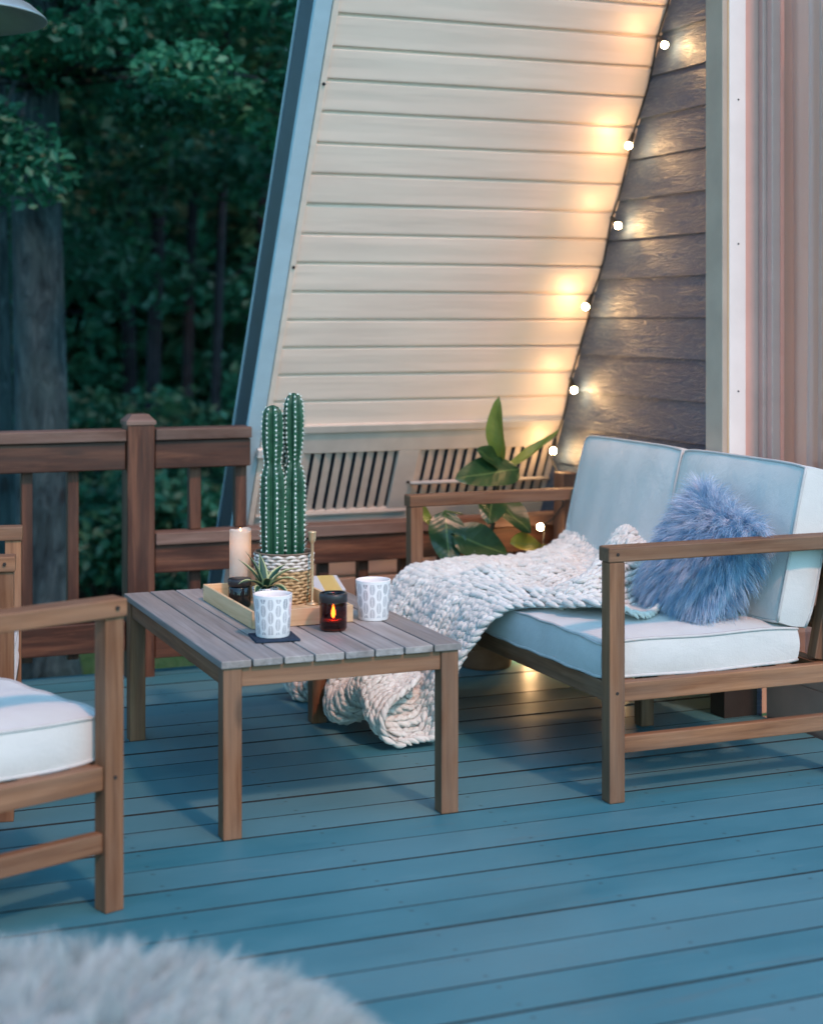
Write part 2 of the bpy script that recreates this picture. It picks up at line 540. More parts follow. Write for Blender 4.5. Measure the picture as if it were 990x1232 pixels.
def tag(o, label=None, cat=None, group=None, kind=None):
    if label: o['label'] = label
    if cat: o['category'] = cat
    if group: o['group'] = group
    if kind: o['kind'] = kind


def thing(name, label, cat, loc, rz=0, group=None):
    o = bpy.data.objects.new(name, None)
    o.empty_display_size = .1
    COL.objects.link(o)
    o.location = loc
    o.rotation_euler = (0, 0, rz)
    tag(o, label, cat, group)
    return o


class Part:
    """parts of a thing are modelled in the thing's own local coordinates"""


def part(mb, name, mat, parent, **kw):
    kw.setdefault('origin', (0, 0, 0))
    return mb.build(name, mat, parent, **kw)


def dup(root, loc, rz, label, group=None):
    r = root.copy(); COL.objects.link(r)
    r.location = loc; r.rotation_euler = (0, 0, rz)
    r['label'] = label
    if group: r['group'] = group
    def kids(src, dst):
        for ch in src.children:
            c = ch.copy(); COL.objects.link(c); c.parent = dst
            kids(ch, c)
    kids(root, r)
    return r


# --------------------------------------------------------------------------------------------
# ground and deck
# --------------------------------------------------------------------------------------------
GZ = -.75
mb = MB()
n = 60
xs = np.concatenate([np.linspace(-400, -16, 8), np.linspace(-14, 16, n), np.linspace(18, 400, 8)])
ys = np.concatenate([np.linspace(-300, -12, 6), np.linspace(-10, 30, n), np.linspace(34, 500, 8)])
Pg = np.zeros((len(xs), len(ys), 3))
for i, x in enumerate(xs):
    for j, y in enumerate(ys):
        Pg[i, j] = (x, y, GZ + .04 * math.sin(x * .9) * math.sin(y * .7))
mb.grid(Pg)
mb.build('lawn', 'lawn', smooth=True, kind='structure', origin=(0, 0, 0))

mb = MB()
PITCH = .1435
y = 2.696 - PITCH * 34
k = 0
while y < 5.80:
    gap = random.choice([.006, .008, .009, .010])
    if abs(y - 2.975) < .05: gap = .0012
    w = min(PITCH, 5.82 - y)
    if w > .03:
        dz = random.uniform(-.0012, .0012)
        mb.box((-4.2, y + gap / 2, -.034 + dz), (2.985, y + w - gap / 2, dz))
    y += PITCH; k += 1
mb.box((-4.2, 5.775, -.27), (2.985, 5.812, -.036))
yy = 2.696 - PITCH * 34
while yy < 3.95 - PITCH:
    mb.box((2.99, yy + .004, -.034), (5.2, yy + PITCH - .004, 0))
    yy += PITCH
mb.build('deck', 'deck', kind='structure', origin=(0, 0, 0))
mb = MB()
for xj in np.arange(-4.1, 3.0, .45):                       # joists under the boards
    mb.box((xj, -2.1, -.26), (xj + .045, 5.77, -.037))
mb.box((-4.2, -2.1, -.34), (2.985, 5.77, -.29)); mb.box((2.99, -2.1, -.34), (5.2, 3.85, -.29))  # dark sheet under the joists, added so the gaps look shaded
mb.build('joists_and_shade_sheet', 'joist', kind='structure', origin=(0, 0, 0))

# --------------------------------------------------------------------------------------------
# the A-frame house
# --------------------------------------------------------------------------------------------
WX = 3.0
SY0, SK = 6.2321, -.5362                                  # underside of the roof: y = SY0 + SK z
def soy(z): return SY0 + SK * z
ln = math.hypot(1, SK)
DN = np.array([0, -SK, -1.0]) / ln                          # down the slope
NM = np.array([0, -1.0, SK]) / ln                           # out of the soffit, towards the deck
def S(x, z, out=0.0):
    return np.array([x, soy(z), z]) + NM * out

house = thing('a_frame_house', 'A-frame house end with cream sloping soffit meeting a grey clapboard gable wall', 'house', (WX, 5.0, -.3))
house['_o'] = (WX, 5.0, -.3)
HO = (WX, 5.0, -.3)
del house['_o']
def hpart(mb, name, mat, parent=None, **kw):
    p = parent or house
    return mb.build(name, mat, p, origin=HO, **kw)


def strip(mb, prof, x0, x1, nx=2):
    """prof: list of (z, out) down the soffit; extruded along x"""
    xs = np.linspace(x0, x1, nx)
    Pp = np.array([[S(x, z, o) for z, o in prof] for x in xs])
    G = np.zeros_like(Pp)
    G[:, :, 0] = xs[:, None]
    G[:, :, 1] = np.array([z for z, o in prof])[None, :]
    mb.grid(Pp, G)


cz = .0985                                                  # one course, measured in z
mb = MB()
def courses(ztop, count, x0, x1, warp=True):
    for k in range(count):
        z1 = ztop - k * cz; z0 = z1 - cz
        xsn = 26
        xs_ = np.linspace(x0, x1, xsn)
        prof = [(z1, -.006), (z1 - .006, -.006), (z1 - .0085, .0035), (z1 - .03, .0048), (z1 - .06, .0052),
                (z0 + .012, .0062), (z0 + .006, .0058), (z0 + .003, .0015), (z0, -.006)]
        ph = random.uniform(0, 6); am = random.uniform(.0004, .0012)
        if k in (13, 14): am = .0022
        Pp = np.zeros((xsn, len(prof), 3))
        for i, x in enumerate(xs_):
            for j, (z, o) in enumerate(prof):
                bow = am * math.sin(x * 3.1 + ph) * (1 if 2 <= j <= 6 else 0)
                Pp[i, j] = S(x, z + bow * .8, o + bow)
        mb.grid(Pp)
courses(2.229 + cz * 8, 22, 1.79, 2.992)
courses(.44, 8, 1.79, 2.992)
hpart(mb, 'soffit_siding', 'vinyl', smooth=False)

# roof body above the soffit (so the roof has a thickness and blocks the sky)
mb = MB()
zt, zb = 3.1, -.42
v = [S(x, z, o) for x in (1.755, 3.3) for z in (zt, zb) for o in (-.02, -.16)]
mb.raw(v, [(0, 1, 3, 2), (4, 6, 7, 5), (0, 4, 5, 1), (2, 3, 7, 6), (0, 2, 6, 4), (1, 5, 7, 3)])
hpart(mb, 'roof', 'flashing')

def sbar(mb, x0, x1, z1, z0, o0, o1):
    """box lying in the soffit: x0..x1, from z1 down to z0, o0..o1 out of it"""
    v = [S(x, z, o) for x in (x0, x1) for z in (z1, z0) for o in (o0, o1)]
    a = random.uniform(0, 40)
    g = [(z / .88 + a, x + a, o) for x in (x0, x1) for z in (z1, z0) for o in (o0, o1)]
    mb.raw(v, [(0, 1, 3, 2), (4, 6, 7, 5), (0, 4, 5, 1), (2, 3, 7, 6), (0, 2, 6, 4), (1, 5, 7, 3)], g)

mb = MB(); sbar(mb, 1.775, 1.797, zt, .44, -.02, .014)
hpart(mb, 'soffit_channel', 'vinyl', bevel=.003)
mb = MB(); sbar(mb, 1.716, 1.7735, zt, -.42, -.012, .010)
hpart(mb, 'rake_board', 'rake', bevel=.003)
mb = MB(); sbar(mb, 1.719, 1.75, zt, -.42, -.150, -.0125)
hpart(mb, 'roof_edge', 'flashing', bevel=.003)
mb = MB(); sbar(mb, 1.712, 1.74, zt, -.42, -.158, -.1505)
hpart(mb, 'drip_edge', 'rake', bevel=.002)

# vent panel with two louvred vents at the foot of the soffit
vents = [(1.95, 2.325), (2.41, 2.975)]
VT, VB = .752, .522
mb = MB()
sbar(mb, 1.80, 2.992, .862, .835, -.01, .020)
sbar(mb, 1.80, 2.992, .833, VT, -.01, .010)
sbar(mb, 1.80, 2.992, VB, .445, -.01, .010)
for a, b in ((1.80, 1.95), (2.325, 2.41), (2.975, 2.992)):
    sbar(mb, a, b, VT - .001, VB + .001, -.01, .0098)
sbar(mb, 1.80, 2.40, VB - .004, VB - .014, .0102, .0165)
hpart(mb, 'vent_panel', 'vent', bevel=.002)
for a, b in vents:
    mb = MB(); sbar(mb, a - .01, b + .01, VT + .01, VB - .01, -.05, -.03)
    vp = hpart(mb, 'vent', 'vent_dark')
    mb = MB()
    nn = int(round((b - a) / .0415)); w = (b - a) / nn
    for i in range(nn):
        x0 = a + i * w
        v = []
        for z in (VT, VB):
            v += [S(x0 + .001, z, .006), S(x0 + w * .74, z, -.004), S(x0 + w * .74, z, -.012), S(x0 + .001, z, -.002)]
        mb.raw(v, [(0, 1, 5, 4), (1, 2, 6, 5), (2, 3, 7, 6), (3, 0, 4, 7), (0, 3, 2, 1), (4, 5, 6, 7)])
    hpart(mb, 'louvre_slats', 'vent', vp)
mb = MB()
mb.tube([S(2.395, .627, .02), S(2.70, .628, .021), S(2.985, .626, .02)], .0075, 8)
hpart(mb, 'vent_rod', 'vent', smooth=True)
for x, z, o in ((2.388, .627, .0105), (1.787, 2.02, .0145), (1.787, 1.43, .0145)):
    mb = MB(); mb.tube([S(x, z, o), S(x, z, o + .003)], .0055, 10)
    hpart(mb, 'screw_head', 'cable')
mb = MB(); sbar(mb, 1.762, 1.803, .785, .752, .0165, .034)
hpart(mb, 'hook_bracket', 'trim_white', bevel=.004)

# gable wall: lap siding
mb = MB()
LAP = .1413
YE = 4.45
WT = 2.6
zb = 2.24 - LAP * 17
k = 0
while zb < 2.5:
    z0, z1 = zb, zb + LAP + .016
    lap_out, lap_in = .016, .004
    f0, f1 = soy(z0) + .03, soy(z1) + .03
    xo0, xo1, xb = WX - lap_out, WX - lap_in, WX + .012
    v = [(xo0, YE, z0), (xo1, YE, z1), (xb, YE, z1), (xb, YE, z0), (xo0, f0, z0), (xo1, f1, z1), (xb, f1, z1), (xb, f0, z0)]
    o = np.array([random.uniform(0, 50), random.uniform(0, 50), 0])
    g = [np.array([p[1], p[2], 0]) + o for p in v]
    mb.raw(v, [(0, 1, 2, 3), (4, 7, 6, 5), (0, 4, 5, 1), (1, 5, 6, 2), (2, 6, 7, 3), (3, 7, 4, 0)], g)
    zb += LAP
hpart(mb, 'gable_wall', 'lap')
mb = MB(); mb.box((2.845, 4.418, .25), (2.864, 4.515, WT))
hpart(mb, 'corner_trim', 'trim_grey', bevel=.003)
mb = MB(); mb.box((2.8645, 4.4195, .25), (2.870, 4.512, WT))
hpart(mb, 'trim_edge', 'trim_tan')
mb = MB(); mb.box((2.86, 4.43, -.02), (2.98, 4.51, .2495)); hpart(mb, 'shaded_post_base', 'joist')  # post foot coloured dark in place of shade under the loveseat
win = MB()
win.box((2.8705, 4.4185, .25), (2.932, 4.512, WT))
window = hpart(win, 'window', 'trim_white', bevel=.003)
mb = MB()
mb.box((2.9325, 4.4305, .13), (3.045, 4.512, WT)); mb.box((2.985, 4.405, .13), (3.03, 4.4295, WT))
mb.box((2.998, 4.375, .13), (3.045, 4.4045, WT))
mb.box((3.012, 4.075, -.02), (3.045, 4.11, WT)); mb.box((3.014, 4.1105, -.02), (3.043, 4.43, .129))
mb.box((3.013, 4.1105, .1295), (3.044, 4.3745, .20)); mb.box((3.013, 4.1105, WT - .08), (3.044, 4.3745, WT))
hpart(mb, 'window_frame', 'trim_mauve', window, bevel=.003)
mb = MB(); mb.box((3.026, 4.111, .201), (3.030, 4.374, WT - .081))
hpart(mb, 'glass_pane', 'pane', window)
for z in (1.02, 1.48, .55, 1.93):
    mb = MB(); mb.tube([(2.903, 4.418, z), (2.903, 4.416, z)], .0028, 8)
    hpart(mb, 'nail_head', 'cable', window)
mb = MB()                                                    # the room behind the pane
mb.box((4.6, 4.0, -.1), (4.65, 5.5, 2.4)); mb.box((3.06, 4.80, -.1), (4.598, 4.84, 2.4)); mb.box((3.06, 4.0, -.16), (4.598, 4.798, -.11))
hpart(mb, 'interior_wall', 'room')

mb = MB()
ny = 120; nz = 14
Pp = np.zeros((nz, ny, 3))
for i, z in enumerate(np.linspace(.06, 2.34, nz)):
    for j, yy in enumerate(np.linspace(4.05, 4.47, ny)):
        a = .018 * math.sin(yy * 78 + .5 * math.sin(yy * 13)) + .012 * math.sin(yy * 33 + 1.3 + z * .3)
        Pp[i, j] = (3.115 + a, yy + .006 * math.sin(z * 2 + yy * 9), z)
mb.grid(Pp)
mb.build('curtain', 'curtain', smooth=True, label='sheer pinkish curtain hanging in folds behind the window pane', cat='curtain')

# --------------------------------------------------------------------------------------------
# string lights in the angle between soffit and gable wall
# --------------------------------------------------------------------------------------------
sl = thing('string_lights', 'string of warm glowing globe bulbs along the edge between soffit and clapboard wall', 'string lights', (2.95, 5.4, 0))
SLO = (2.95, 5.4, 0)
def spart(mb, name, mat, parent=sl, **kw):
    return mb.build(name, mat, parent, origin=SLO, **kw)
#      cable node z, bulb offset
nodes = [(2.66, (-.03, -.08, -.04)), (2.225, (-.03, -.095, -.045)), (1.905, (-.055, -.065, -.05)), (1.615, (-.03, -.10, -.035)),
         (1.335, (-.06, -.06, -.045)), (1.015, (-.03, -.085, -.04)), (.775, (-.04, -.06, -.04))]
cab = []
bulbs = []
zs = [3.0] + [q[0] for q in nodes]
for i in range(len(zs)):
    z = zs[i]
    p = np.array([2.972, soy(z) - .018, z])
    if cab:
        q = cab[-1]
        for f in (.25, .5, .75):
            mid = q * (1 - f) + p * f + np.array([0, -.006 - .012 * random.random() * math.sin(PI * f), -.010 * math.sin(PI * f)])
            cab.append(mid)
    cab.append(p)
for z, off in nodes:
    p = np.array([2.972, soy(z) - .018, z])
    bulbs.append((p, p + np.array(off)))
tail = [(2.955, 5.80, .70), (2.94, 5.66, .60), (2.895, 5.59, .54), (2.86, 5.60, .49), (2.825, 5.60, .473), (2.80, 5.58, .28), (2.88, 5.46, .12),
        (2.78, 5.42, .05), (2.72, 5.46, .045), (2.80, 5.3, .012), (2.88, 5.1, .012), (2.905, 4.86, .012)]
cab += [np.array(t) for t in tail]
bulbs.append((np.array((2.825, 5.595, .474)), np.array((2.79, 5.565, .468))))
bulbs.append((np.array((2.72, 5.46, .045)), np.array((2.685, 5.44, .06))))
bulbs.append((np.array((2.88, 5.1, .012)), np.array((2.85, 5.07, .022))))
mb = MB()
mb.tube(np.array(cab), .0035, 6)
spart(mb, 'cable', 'cable', smooth=True)
for p, c in bulbs:
    d = c - p; L = np.linalg.norm(d); d = d / L
    r = .0122
    mb = MB()
    nn, kk = 14, 9
    V = []; F = []
    u = np.cross(d, [0.3, .2, .9]); u /= np.linalg.norm(u); w = np.cross(d, u)
    for i in range(kk):
        t = PI * i / (kk - 1)
        for j in range(nn):
            a = 2 * PI * j / nn
            V.append(c + r * (-d * math.cos(t) + math.sin(t) * (u * math.cos(a) + w * math.sin(a)) + 0))
    for i in range(kk - 1):
        for j in range(nn):
            F.append((i * nn + j, i * nn + (j + 1) % nn, (i + 1) * nn + (j + 1) % nn, (i + 1) * nn + j))
    mb.raw(V, F)
    b = spart(mb, 'bulb', 'bulb', smooth=True)
    mb = MB(); mb.tube([p, p + d * max(.01, L - r * .9)], [.007, .010], 10)
    spart(mb, 'socket', 'cable', b, smooth=True)

# --------------------------------------------------------------------------------------------
# railings
# --------------------------------------------------------------------------------------------
RY = 5.74
rl = thing('deck_railing', 'stained wooden deck railing with a capped post in front of the trees', 'railing', (1.31, RY, 0))
def rp(mb, name, mat, parent=rl, o=(1.31, RY, 0), **kw):
    return mb.build(name, mat, parent, origin=o, **kw)
def capped_post(mb, x, y, h, w=.096):
    a = w / 2
    mb.box((x - a, y - a, -.2), (x + a, y + a, h - .028))
    c = .022
    b = a + .004
    v = [(x + sx * b, y + sy * b, h - .0275) for sx, sy in ((-1, -1), (1, -1), (1, 1), (-1, 1))] + \
        [(x + sx * b, y + sy * b, h - .016) for sx, sy in ((-1, -1), (1, -1), (1, 1), (-1, 1))] + \
        [(x + sx * (b - c), y + sy * (b - c), h + .008) for sx, sy in ((-1, -1), (1, -1), (1, 1), (-1, 1))]
    mb2 = MB()
    mb2.raw(v, [(3, 2, 1, 0), (0, 1, 5, 4), (1, 2, 6, 5), (2, 3, 7, 6), (3, 0, 4, 7), (4, 5, 9, 8), (5, 6, 10, 9), (6, 7, 11, 10), (7, 4, 8, 11), (8, 9, 10, 11)],
            [(p[0] * 1.0, p[1], p[2]) for p in v])
    return mb2
for px in (1.312, -.55, -2.4):
    mb = MB(); cap = capped_post(mb, px, RY, .905)
    po = rp(mb, 'post', 'rail_wood', bevel=.004)
    rp(cap, 'post_cap', 'rail_top', po)
for x0, x1 in ((-.498, 1.260), (-2.348, -.602), (1.364, 1.710)):
    mb = MB(); mb.box((x0, RY - .052, .822), (x1, RY + .052, .862))
    rp(mb, 'top_rail', 'rail_top', bevel=.004)
    mb = MB(); mb.box((x0, RY - .036, .722), (x1, RY + .002, .8195))
    rp(mb, 'rail_board', 'rail_wood', bevel=.004)
for x0, x1 in ((-.498, 1.260), (-2.348, -.602)):
    mb = MB(); mb.box((x0, RY - .036, .095), (x1, RY + .002, .198))
    rp(mb, 'bottom_rail', 'rail_wood', bevel=.004)
bx = [x for x in np.arange(1.087 - .157 * 20, 1.2, .157) if not any(abs(x - p) < .09 for p in (1.312, -.55, -2.4))]
for x in bx:
    mb = MB(); mb.box((x - .019, RY + .0045, .07), (x + .019, RY + .0415, .815))
    rp(mb, 'baluster', 'rail_wood', bevel=.003)
lr = thing('low_railing', 'low brown railing running under the louvred vents to the wall corner', 'railing', (2.15, RY, 0))
LO = (2.15, RY, 0)
mb = MB(); mb.box((1.364, RY - .05, .456), (2.965, RY + .05, .498)); rp(mb, 'top_rail', 'rail_top', lr, LO, bevel=.004)
mb = MB(); mb.box((1.364, RY - .034, .357), (2.965, RY + .004, .4535)); rp(mb, 'rail_board', 'rail_wood', lr, LO, bevel=.004)
mb = MB(); mb.box((1.364, RY - .034, .06), (2.965, RY + .004, .15)); rp(mb, 'bottom_rail', 'rail_wood', lr, LO, bevel=.004)
for x in (1.518, 1.68, 1.84, 2.0, 2.155, 2.32, 2.48, 2.64, 2.80):
    mb = MB(); mb.box((x - .02, RY + .0065, .03), (x + .02, RY + .0435, .452))
    rp(mb, 'baluster', 'rail_wood', lr, LO, bevel=.003)
for x in (1.518, 1.686):
    mb = MB(); mb.box((x - .021, RY + .0045, .4995), (x + .021, RY + .0415, .815))
    rp(mb, 'baluster', 'rail_wood', bevel=.003)
mb = MB(); mb.box((2.905, 5.60, -.02), (2.966, 5.684, .66)); rp(mb, 'end_post', 'rail_top', lr, LO, bevel=.004)

# --------------------------------------------------------------------------------------------
# seating
# --------------------------------------------------------------------------------------------
def cushion(mb, lo, hi, nx=26, ny=34, crown=.02, r=.03, pipe=None, sag=0, tilt=None, seed=0):
    """rounded box cushion between lo and hi; nearly square edges, crowned top"""
    lo = np.array(lo, float); hi = np.array(hi, float)
    c = (lo + hi) / 2; h = (hi - lo) / 2
    rr = np.random.default_rng(seed)
    ph = rr.uniform(0, 6, 8)
    def shape(p):
        q = (p - c) / h
        d = np.array(p, float)
        fx = max(0, 1 - abs(q[0]) ** 4); fy = max(0, 1 - abs(q[1]) ** 4)
        up = fx * fy
        if q[2] > 0: d[2] += crown * up * q[2]
        d[2] += .0022 * math.sin(p[0] * 17 + ph[0]) * math.sin(p[1] * 13 + ph[1]) + .0018 * math.sin(p[1] * 41 + ph[2] + 3 * p[0])
        side = max(0, 1 - abs(q[2]) ** 2)
        d[0] += .006 * side * np.sign(q[0]) * (abs(q[0]) > .98) * (.6 + .4 * math.sin(p[1] * 11 + ph[3]))
        d[1] += .006 * side * np.sign(q[1]) * (abs(q[1]) > .98) * (.6 + .4 * math.sin(p[0] * 12 + ph[4]))
        # pull corners in
        cn = (abs(q[0]) ** 6) * (abs(q[1]) ** 6)
        d[0] -= np.sign(q[0]) * .007 * cn; d[1] -= np.sign(q[1]) * .007 * cn
        d[2] -= np.sign(q[2]) * .006 * cn
        if tilt is not None: d = tilt(d)
        return d
    nz = 8
    ax = [np.linspace(lo[0], hi[0], nx), np.linspace(lo[1], hi[1], ny), np.linspace(lo[2], hi[2], nz)]
    for a, (i, j) in ((2, (0, 1)), (1, (0, 2)), (0, (1, 2))):
        for side in (0, 1):
            Pn = np.zeros((len(ax[i]), len(ax[j]), 3))
            for m, u in enumerate(ax[i]):
                for l, w in enumerate(ax[j]):
                    p = np.zeros(3); p[i] = u; p[j] = w; p[a] = (lo, hi)[side][a]
                    Pn[m, l] = shape(p)
            if (side == 1) == (a == 1):
                Pn = Pn[::-1]
            mb.grid(Pn)
    if pipe is not None:
        for zc in (lo[2], hi[2]):
            loop = []
            for u in ax[0]: loop.append(shape(np.array([u, lo[1], zc])))
            for w in ax[1][1:]: loop.append(shape(np.array([hi[0], w, zc])))
            for u in ax[0][::-1][1:]: loop.append(shape(np.array([u, hi[1], zc])))
            for w in ax[1][::-1][1:]: loop.append(shape(np.array([lo[0], w, zc])))
            pipe.tube(loop, .0045, 6)


def seat_set(name, label, cat, W, backs, loc, rz, group=None, D=.78):
    """local frame: x from the front (0) to the back (D), y across from 0 to W, z up"""
    t = thing(name, label, cat, loc, rz, group)
    k = dict()
    L = .045
    for y0 in (0, W - L):
        inner = (y0 + L) if y0 == 0 else y0
        mb = MB(); mb.box((0, y0, 0), (L, y0 + L, .6195)); part(mb, 'leg', 'teak', t, bevel=.003)
        mb = MB()
        rot = Matrix.Rotation(R(-9), 3, 'Y')
        mb.box((D - .085, y0, 0), (D - .035, y0 + L, .6195)); part(mb, 'leg', 'teak', t, bevel=.003)
        mb = MB(); mb.box((-.004, y0 - .003, .62), (D + .03, y0 + L + .008, .659)); part(mb, 'armrest', 'teak', t, bevel=.004)
        mb = MB(); mb.box((L, y0 + .006, .258), (D - .0855, y0 + L - .008, .308)); part(mb, 'side_rail', 'teak', t, bevel=.003)
        mb = MB(); mb.box((L, y0 + .008, .125), (D - .0855, y0 + L - .01, .168)); part(mb, 'stretcher', 'teak', t, bevel=.003)
    for y0, sgn in ((0, -1), (W, 1)):
        for x in (.022, D - .06):
            for z in (.283, .6405 if x < .1 else .147):
                yb = y0 + (sgn * .003 - .0 if z < .6 else sgn * .003)
                mb = MB(); mb.tube([(x, y0 - sgn * .004, z), (x, y0 + sgn * (.0012 if z < .6 else .0045) + (0.008 if (z > .6 and sgn > 0) else 0), z)], .0045, 10)
                part(mb, 'bolt_head', 'joist', t)
    mb = MB(); mb.box((.006, L, .256), (.04, W - L, .306)); part(mb, 'front_rail', 'teak', t, bevel=.003)
    mb = MB(); mb.box((D - .08, L, .25), (D - .045, W - L, .30)); part(mb, 'back_rail', 'teak', t, bevel=.003)
    if W > 1:
        mb = MB(); mb.box((D * .62, W / 2 - .022, 0), (D * .62 + .045, W / 2 + .022, .2555)); part(mb, 'centre_leg', 'teak', t, bevel=.003)
        mb = MB(); mb.box((.041, W / 2 - .02, .2565), (D - .081, W / 2 + .02, .2875)); part(mb, 'centre_rail', 'teak', t, bevel=.003)
    mb = MB()                                                 # seat slats
    ns = 6
    for i in range(ns):
        x = .05 + i * (D - .17) / (ns - 1)
        mb.box((x, L + .001, .289), (x + .05, W - L - .001, .3055), axis=1)
    part(mb, 'seat_slats', 'teak', t)
    # reclined back frame
    rot = np.array(Matrix.Rotation(R(12), 3, 'Y'))
    bp = (D - .10, 0, .30)
    for y0 in (L + .004, W - L - .044):
        mb = MB(); mb.box((D - .115, y0, .31), (D - .08, y0 + .04, .80), rot, (D - .1, y0, .31)); part(mb, 'back_post', 'teak', t, bevel=.003)
    mb = MB()
    for zc in (.42, .54, .66, .775):
        mb.box((D - .112, L + .046, zc - .03), (D - .09, W - L - .046, zc + .03), rot, (D - .1, 0, .31))
    part(mb, 'back_slats', 'teak', t, bevel=.002)
    # cushions
    mb = MB(); pm = MB()
    cushion(mb, (.006, L + .012, .309), (D - .155, W - L - .012, .405), crown=.022, pipe=pm, seed=int(W * 100))
    s = part(mb, 'seat_cushion', 'fabric', t, smooth=True); part(pm, 'piping', 'piping', s, smooth=True)
    span = (W - 2 * L - .02) / backs
    for b in range(backs):
        y0 = L + .01 + b * span
        mb = MB(); pm = MB()
        def tilt(p, y0=y0):
            x, z = p[2], p[0]
            # cushion modelled lying down (x = height, z = thickness), stood up and reclined 12 deg
            a = R(12.5)
            hgt, thk = x * 0 + p[0], p[2]
            X = D - .233 + hgt * math.sin(a) - thk * math.cos(a) + .105
            Z = .392 + hgt * math.cos(a) + thk * math.sin(a)
            return np.array([X, p[1], Z])
        cushion(mb, (0, y0 + .003, 0), (.44, y0 + span - .003, .105), nx=20, ny=26, crown=.022, pipe=pm, tilt=tilt, seed=b + int(W * 10))
        s = part(mb, 'back_cushion', 'fabric', t, smooth=True); part(pm, 'piping', 'piping', s, smooth=True)
    return t

sofa = seat_set('loveseat', 'teak two-seater loveseat with white cushions standing by the gable wall', 'loveseat', 1.395, 2, (2.082, 3.757, 0), 0)
# an armchair is the same family: its front faces +x, so the local frame is turned half round
a1 = R(180 + 20)
def chair_loc(cx, cy, a):       # (cx, cy) = outer front corner nearest the viewer = local (0, W)
    W = .64
    return (cx + W * math.sin(a), cy - W * math.cos(a), 0)
arm = seat_set('armchair', 'teak armchair with white cushion in the left foreground behind the fluffy pouf', 'armchair', .64, 1,
               chair_loc(.765, 3.478, a1), a1, 'teak armchairs facing the loveseat')
a2 = R(180 - 10.7)
dup(arm, chair_loc(.645, 4.185, a2), a2, 'second teak armchair mostly out of frame beside the railing at the left edge', 'teak armchairs facing the loveseat')

# --------------------------------------------------------------------------------------------
# coffee table
# --------------------------------------------------------------------------------------------
TX0, TX1, TY0, TY1, TZ = 1.075, 1.704, 3.833, 4.90, .43
tb = thing('coffee_table', 'weathered teak slatted coffee table in the middle of the deck', 'coffee table', ((TX0 + TX1) / 2, (TY0 + TY1) / 2, 0))
TO = tuple(tb.location)
def tp(mb, name, mat, parent=tb, **kw): return mb.build(name, mat, parent, origin=TO, **kw)
mb = MB()
nsl = 8; w = (TX1 - TX0) / nsl
for i in range(nsl):
    mb.box((TX0 + i * w + .0022, TY0 + random.uniform(0, .002), TZ - .018 + random.uniform(-.0006, .0006)), (TX0 + (i + 1) * w - .0022, TY1, TZ + random.uniform(-.0008, .0006)))
tp(mb, 'tabletop', 'grey_teak', bevel=.0025)
lw = .047
for x in (TX0 + .008, TX1 - .008 - lw):
    for yy in (TY0 + .008, TY1 - .008 - lw):
        mb = MB(); mb.box((x, yy, 0), (x + lw, yy + lw, TZ - .0185)); tp(mb, 'leg', 'teak', bevel=.003)
for yy in (TY0 + .014, TY1 - .014 - .022):
    mb = MB(); mb.box((TX0 + .008 + lw + .0005, yy, TZ - .066), (TX1 - .008 - lw - .0005, yy + .022, TZ - .0187))
    tp(mb, 'end_apron', 'teak', bevel=.002)
for x in (TX0 + .014, TX1 - .014 - .022):
    mb = MB(); mb.box((x, TY0 + .008 + lw + .0005, TZ - .066), (x + .022, TY1 - .008 - lw - .0005, TZ - .0187))
    tp(mb, 'side_apron', 'teak', bevel=.002)

# things on the table --------------------------------------------------------------------------
T = TZ + .0012
tr = thing('serving_tray', 'pale pine tray on the coffee table holding the cactus and candles', 'tray', (1.40, 4.445, T))
mb = MB()
x0, x1, y0, y1, hh, th = 1.262, 1.545, 4.20, 4.69, .046, .009
mb.box((x0 + th, y0 + th, T), (x1 - th, y1 - th, T + .007))
part_o = tuple(tr.location)
mb.build('tray_base', 'pine', tr, origin=part_o)
mb = MB()
mb.box((x0, y0, T), (x1, y0 + th, T + hh)); mb.box((x0, y1 - th, T), (x1, y1, T + hh))
mb.box((x0, y0 + th + .0003, T), (x0 + th, y1 - th - .0003, T + hh - .0003)); mb.box((x1 - th, y0 + th + .0003, T), (x1, y1 - th - .0003, T + hh - .0003))
mb.build('tray_rim', 'pine', tr, bevel=.0015, origin=part_o)
TT = T + .0078

def cup(x, y, z, h, r, label):
    t = thing('mug', label, 'mug', (x, y, z), 0, 'leaf-print mugs on the table')
    mb = MB()
    rb = r * .86
    mb.lathe([(rb * .96, 0), (rb, .004), (rb + (r - rb) * .5, h * .5), (r, h)], 48)
    b = part(mb, 'body', 'cup', t, smooth=True)
    mb = MB()
    mb.lathe([(r, h), (r - .001, h + .0015), (r - .0035, h + .001), (r - .0045, h - .004), (rb - .005, .006), (0, .006)], 48)
    mb.lathe([(0, .0006), (rb * .96, 0)], 48)
    part(mb, 'inside', 'trim_white', t, smooth=True)
    return t
mb = MB()
mb.box((1.222, 4.005, T), (1.336, 4.117, T + .006), np.array(Matrix.Rotation(R(-6), 3, 'Z')))
mb.build('coaster', 'navy', bevel=.002, label='dark navy square coaster under the nearer leaf-print mug', cat='coaster')
cup(1.277, 4.066, T + .0068, .106, .05, 'white leaf-print mug standing on the dark coaster in front of the tray')
cup(1.612, 4.225, T, .106, .048, 'white leaf-print mug standing bare on the table beside the amber candle')

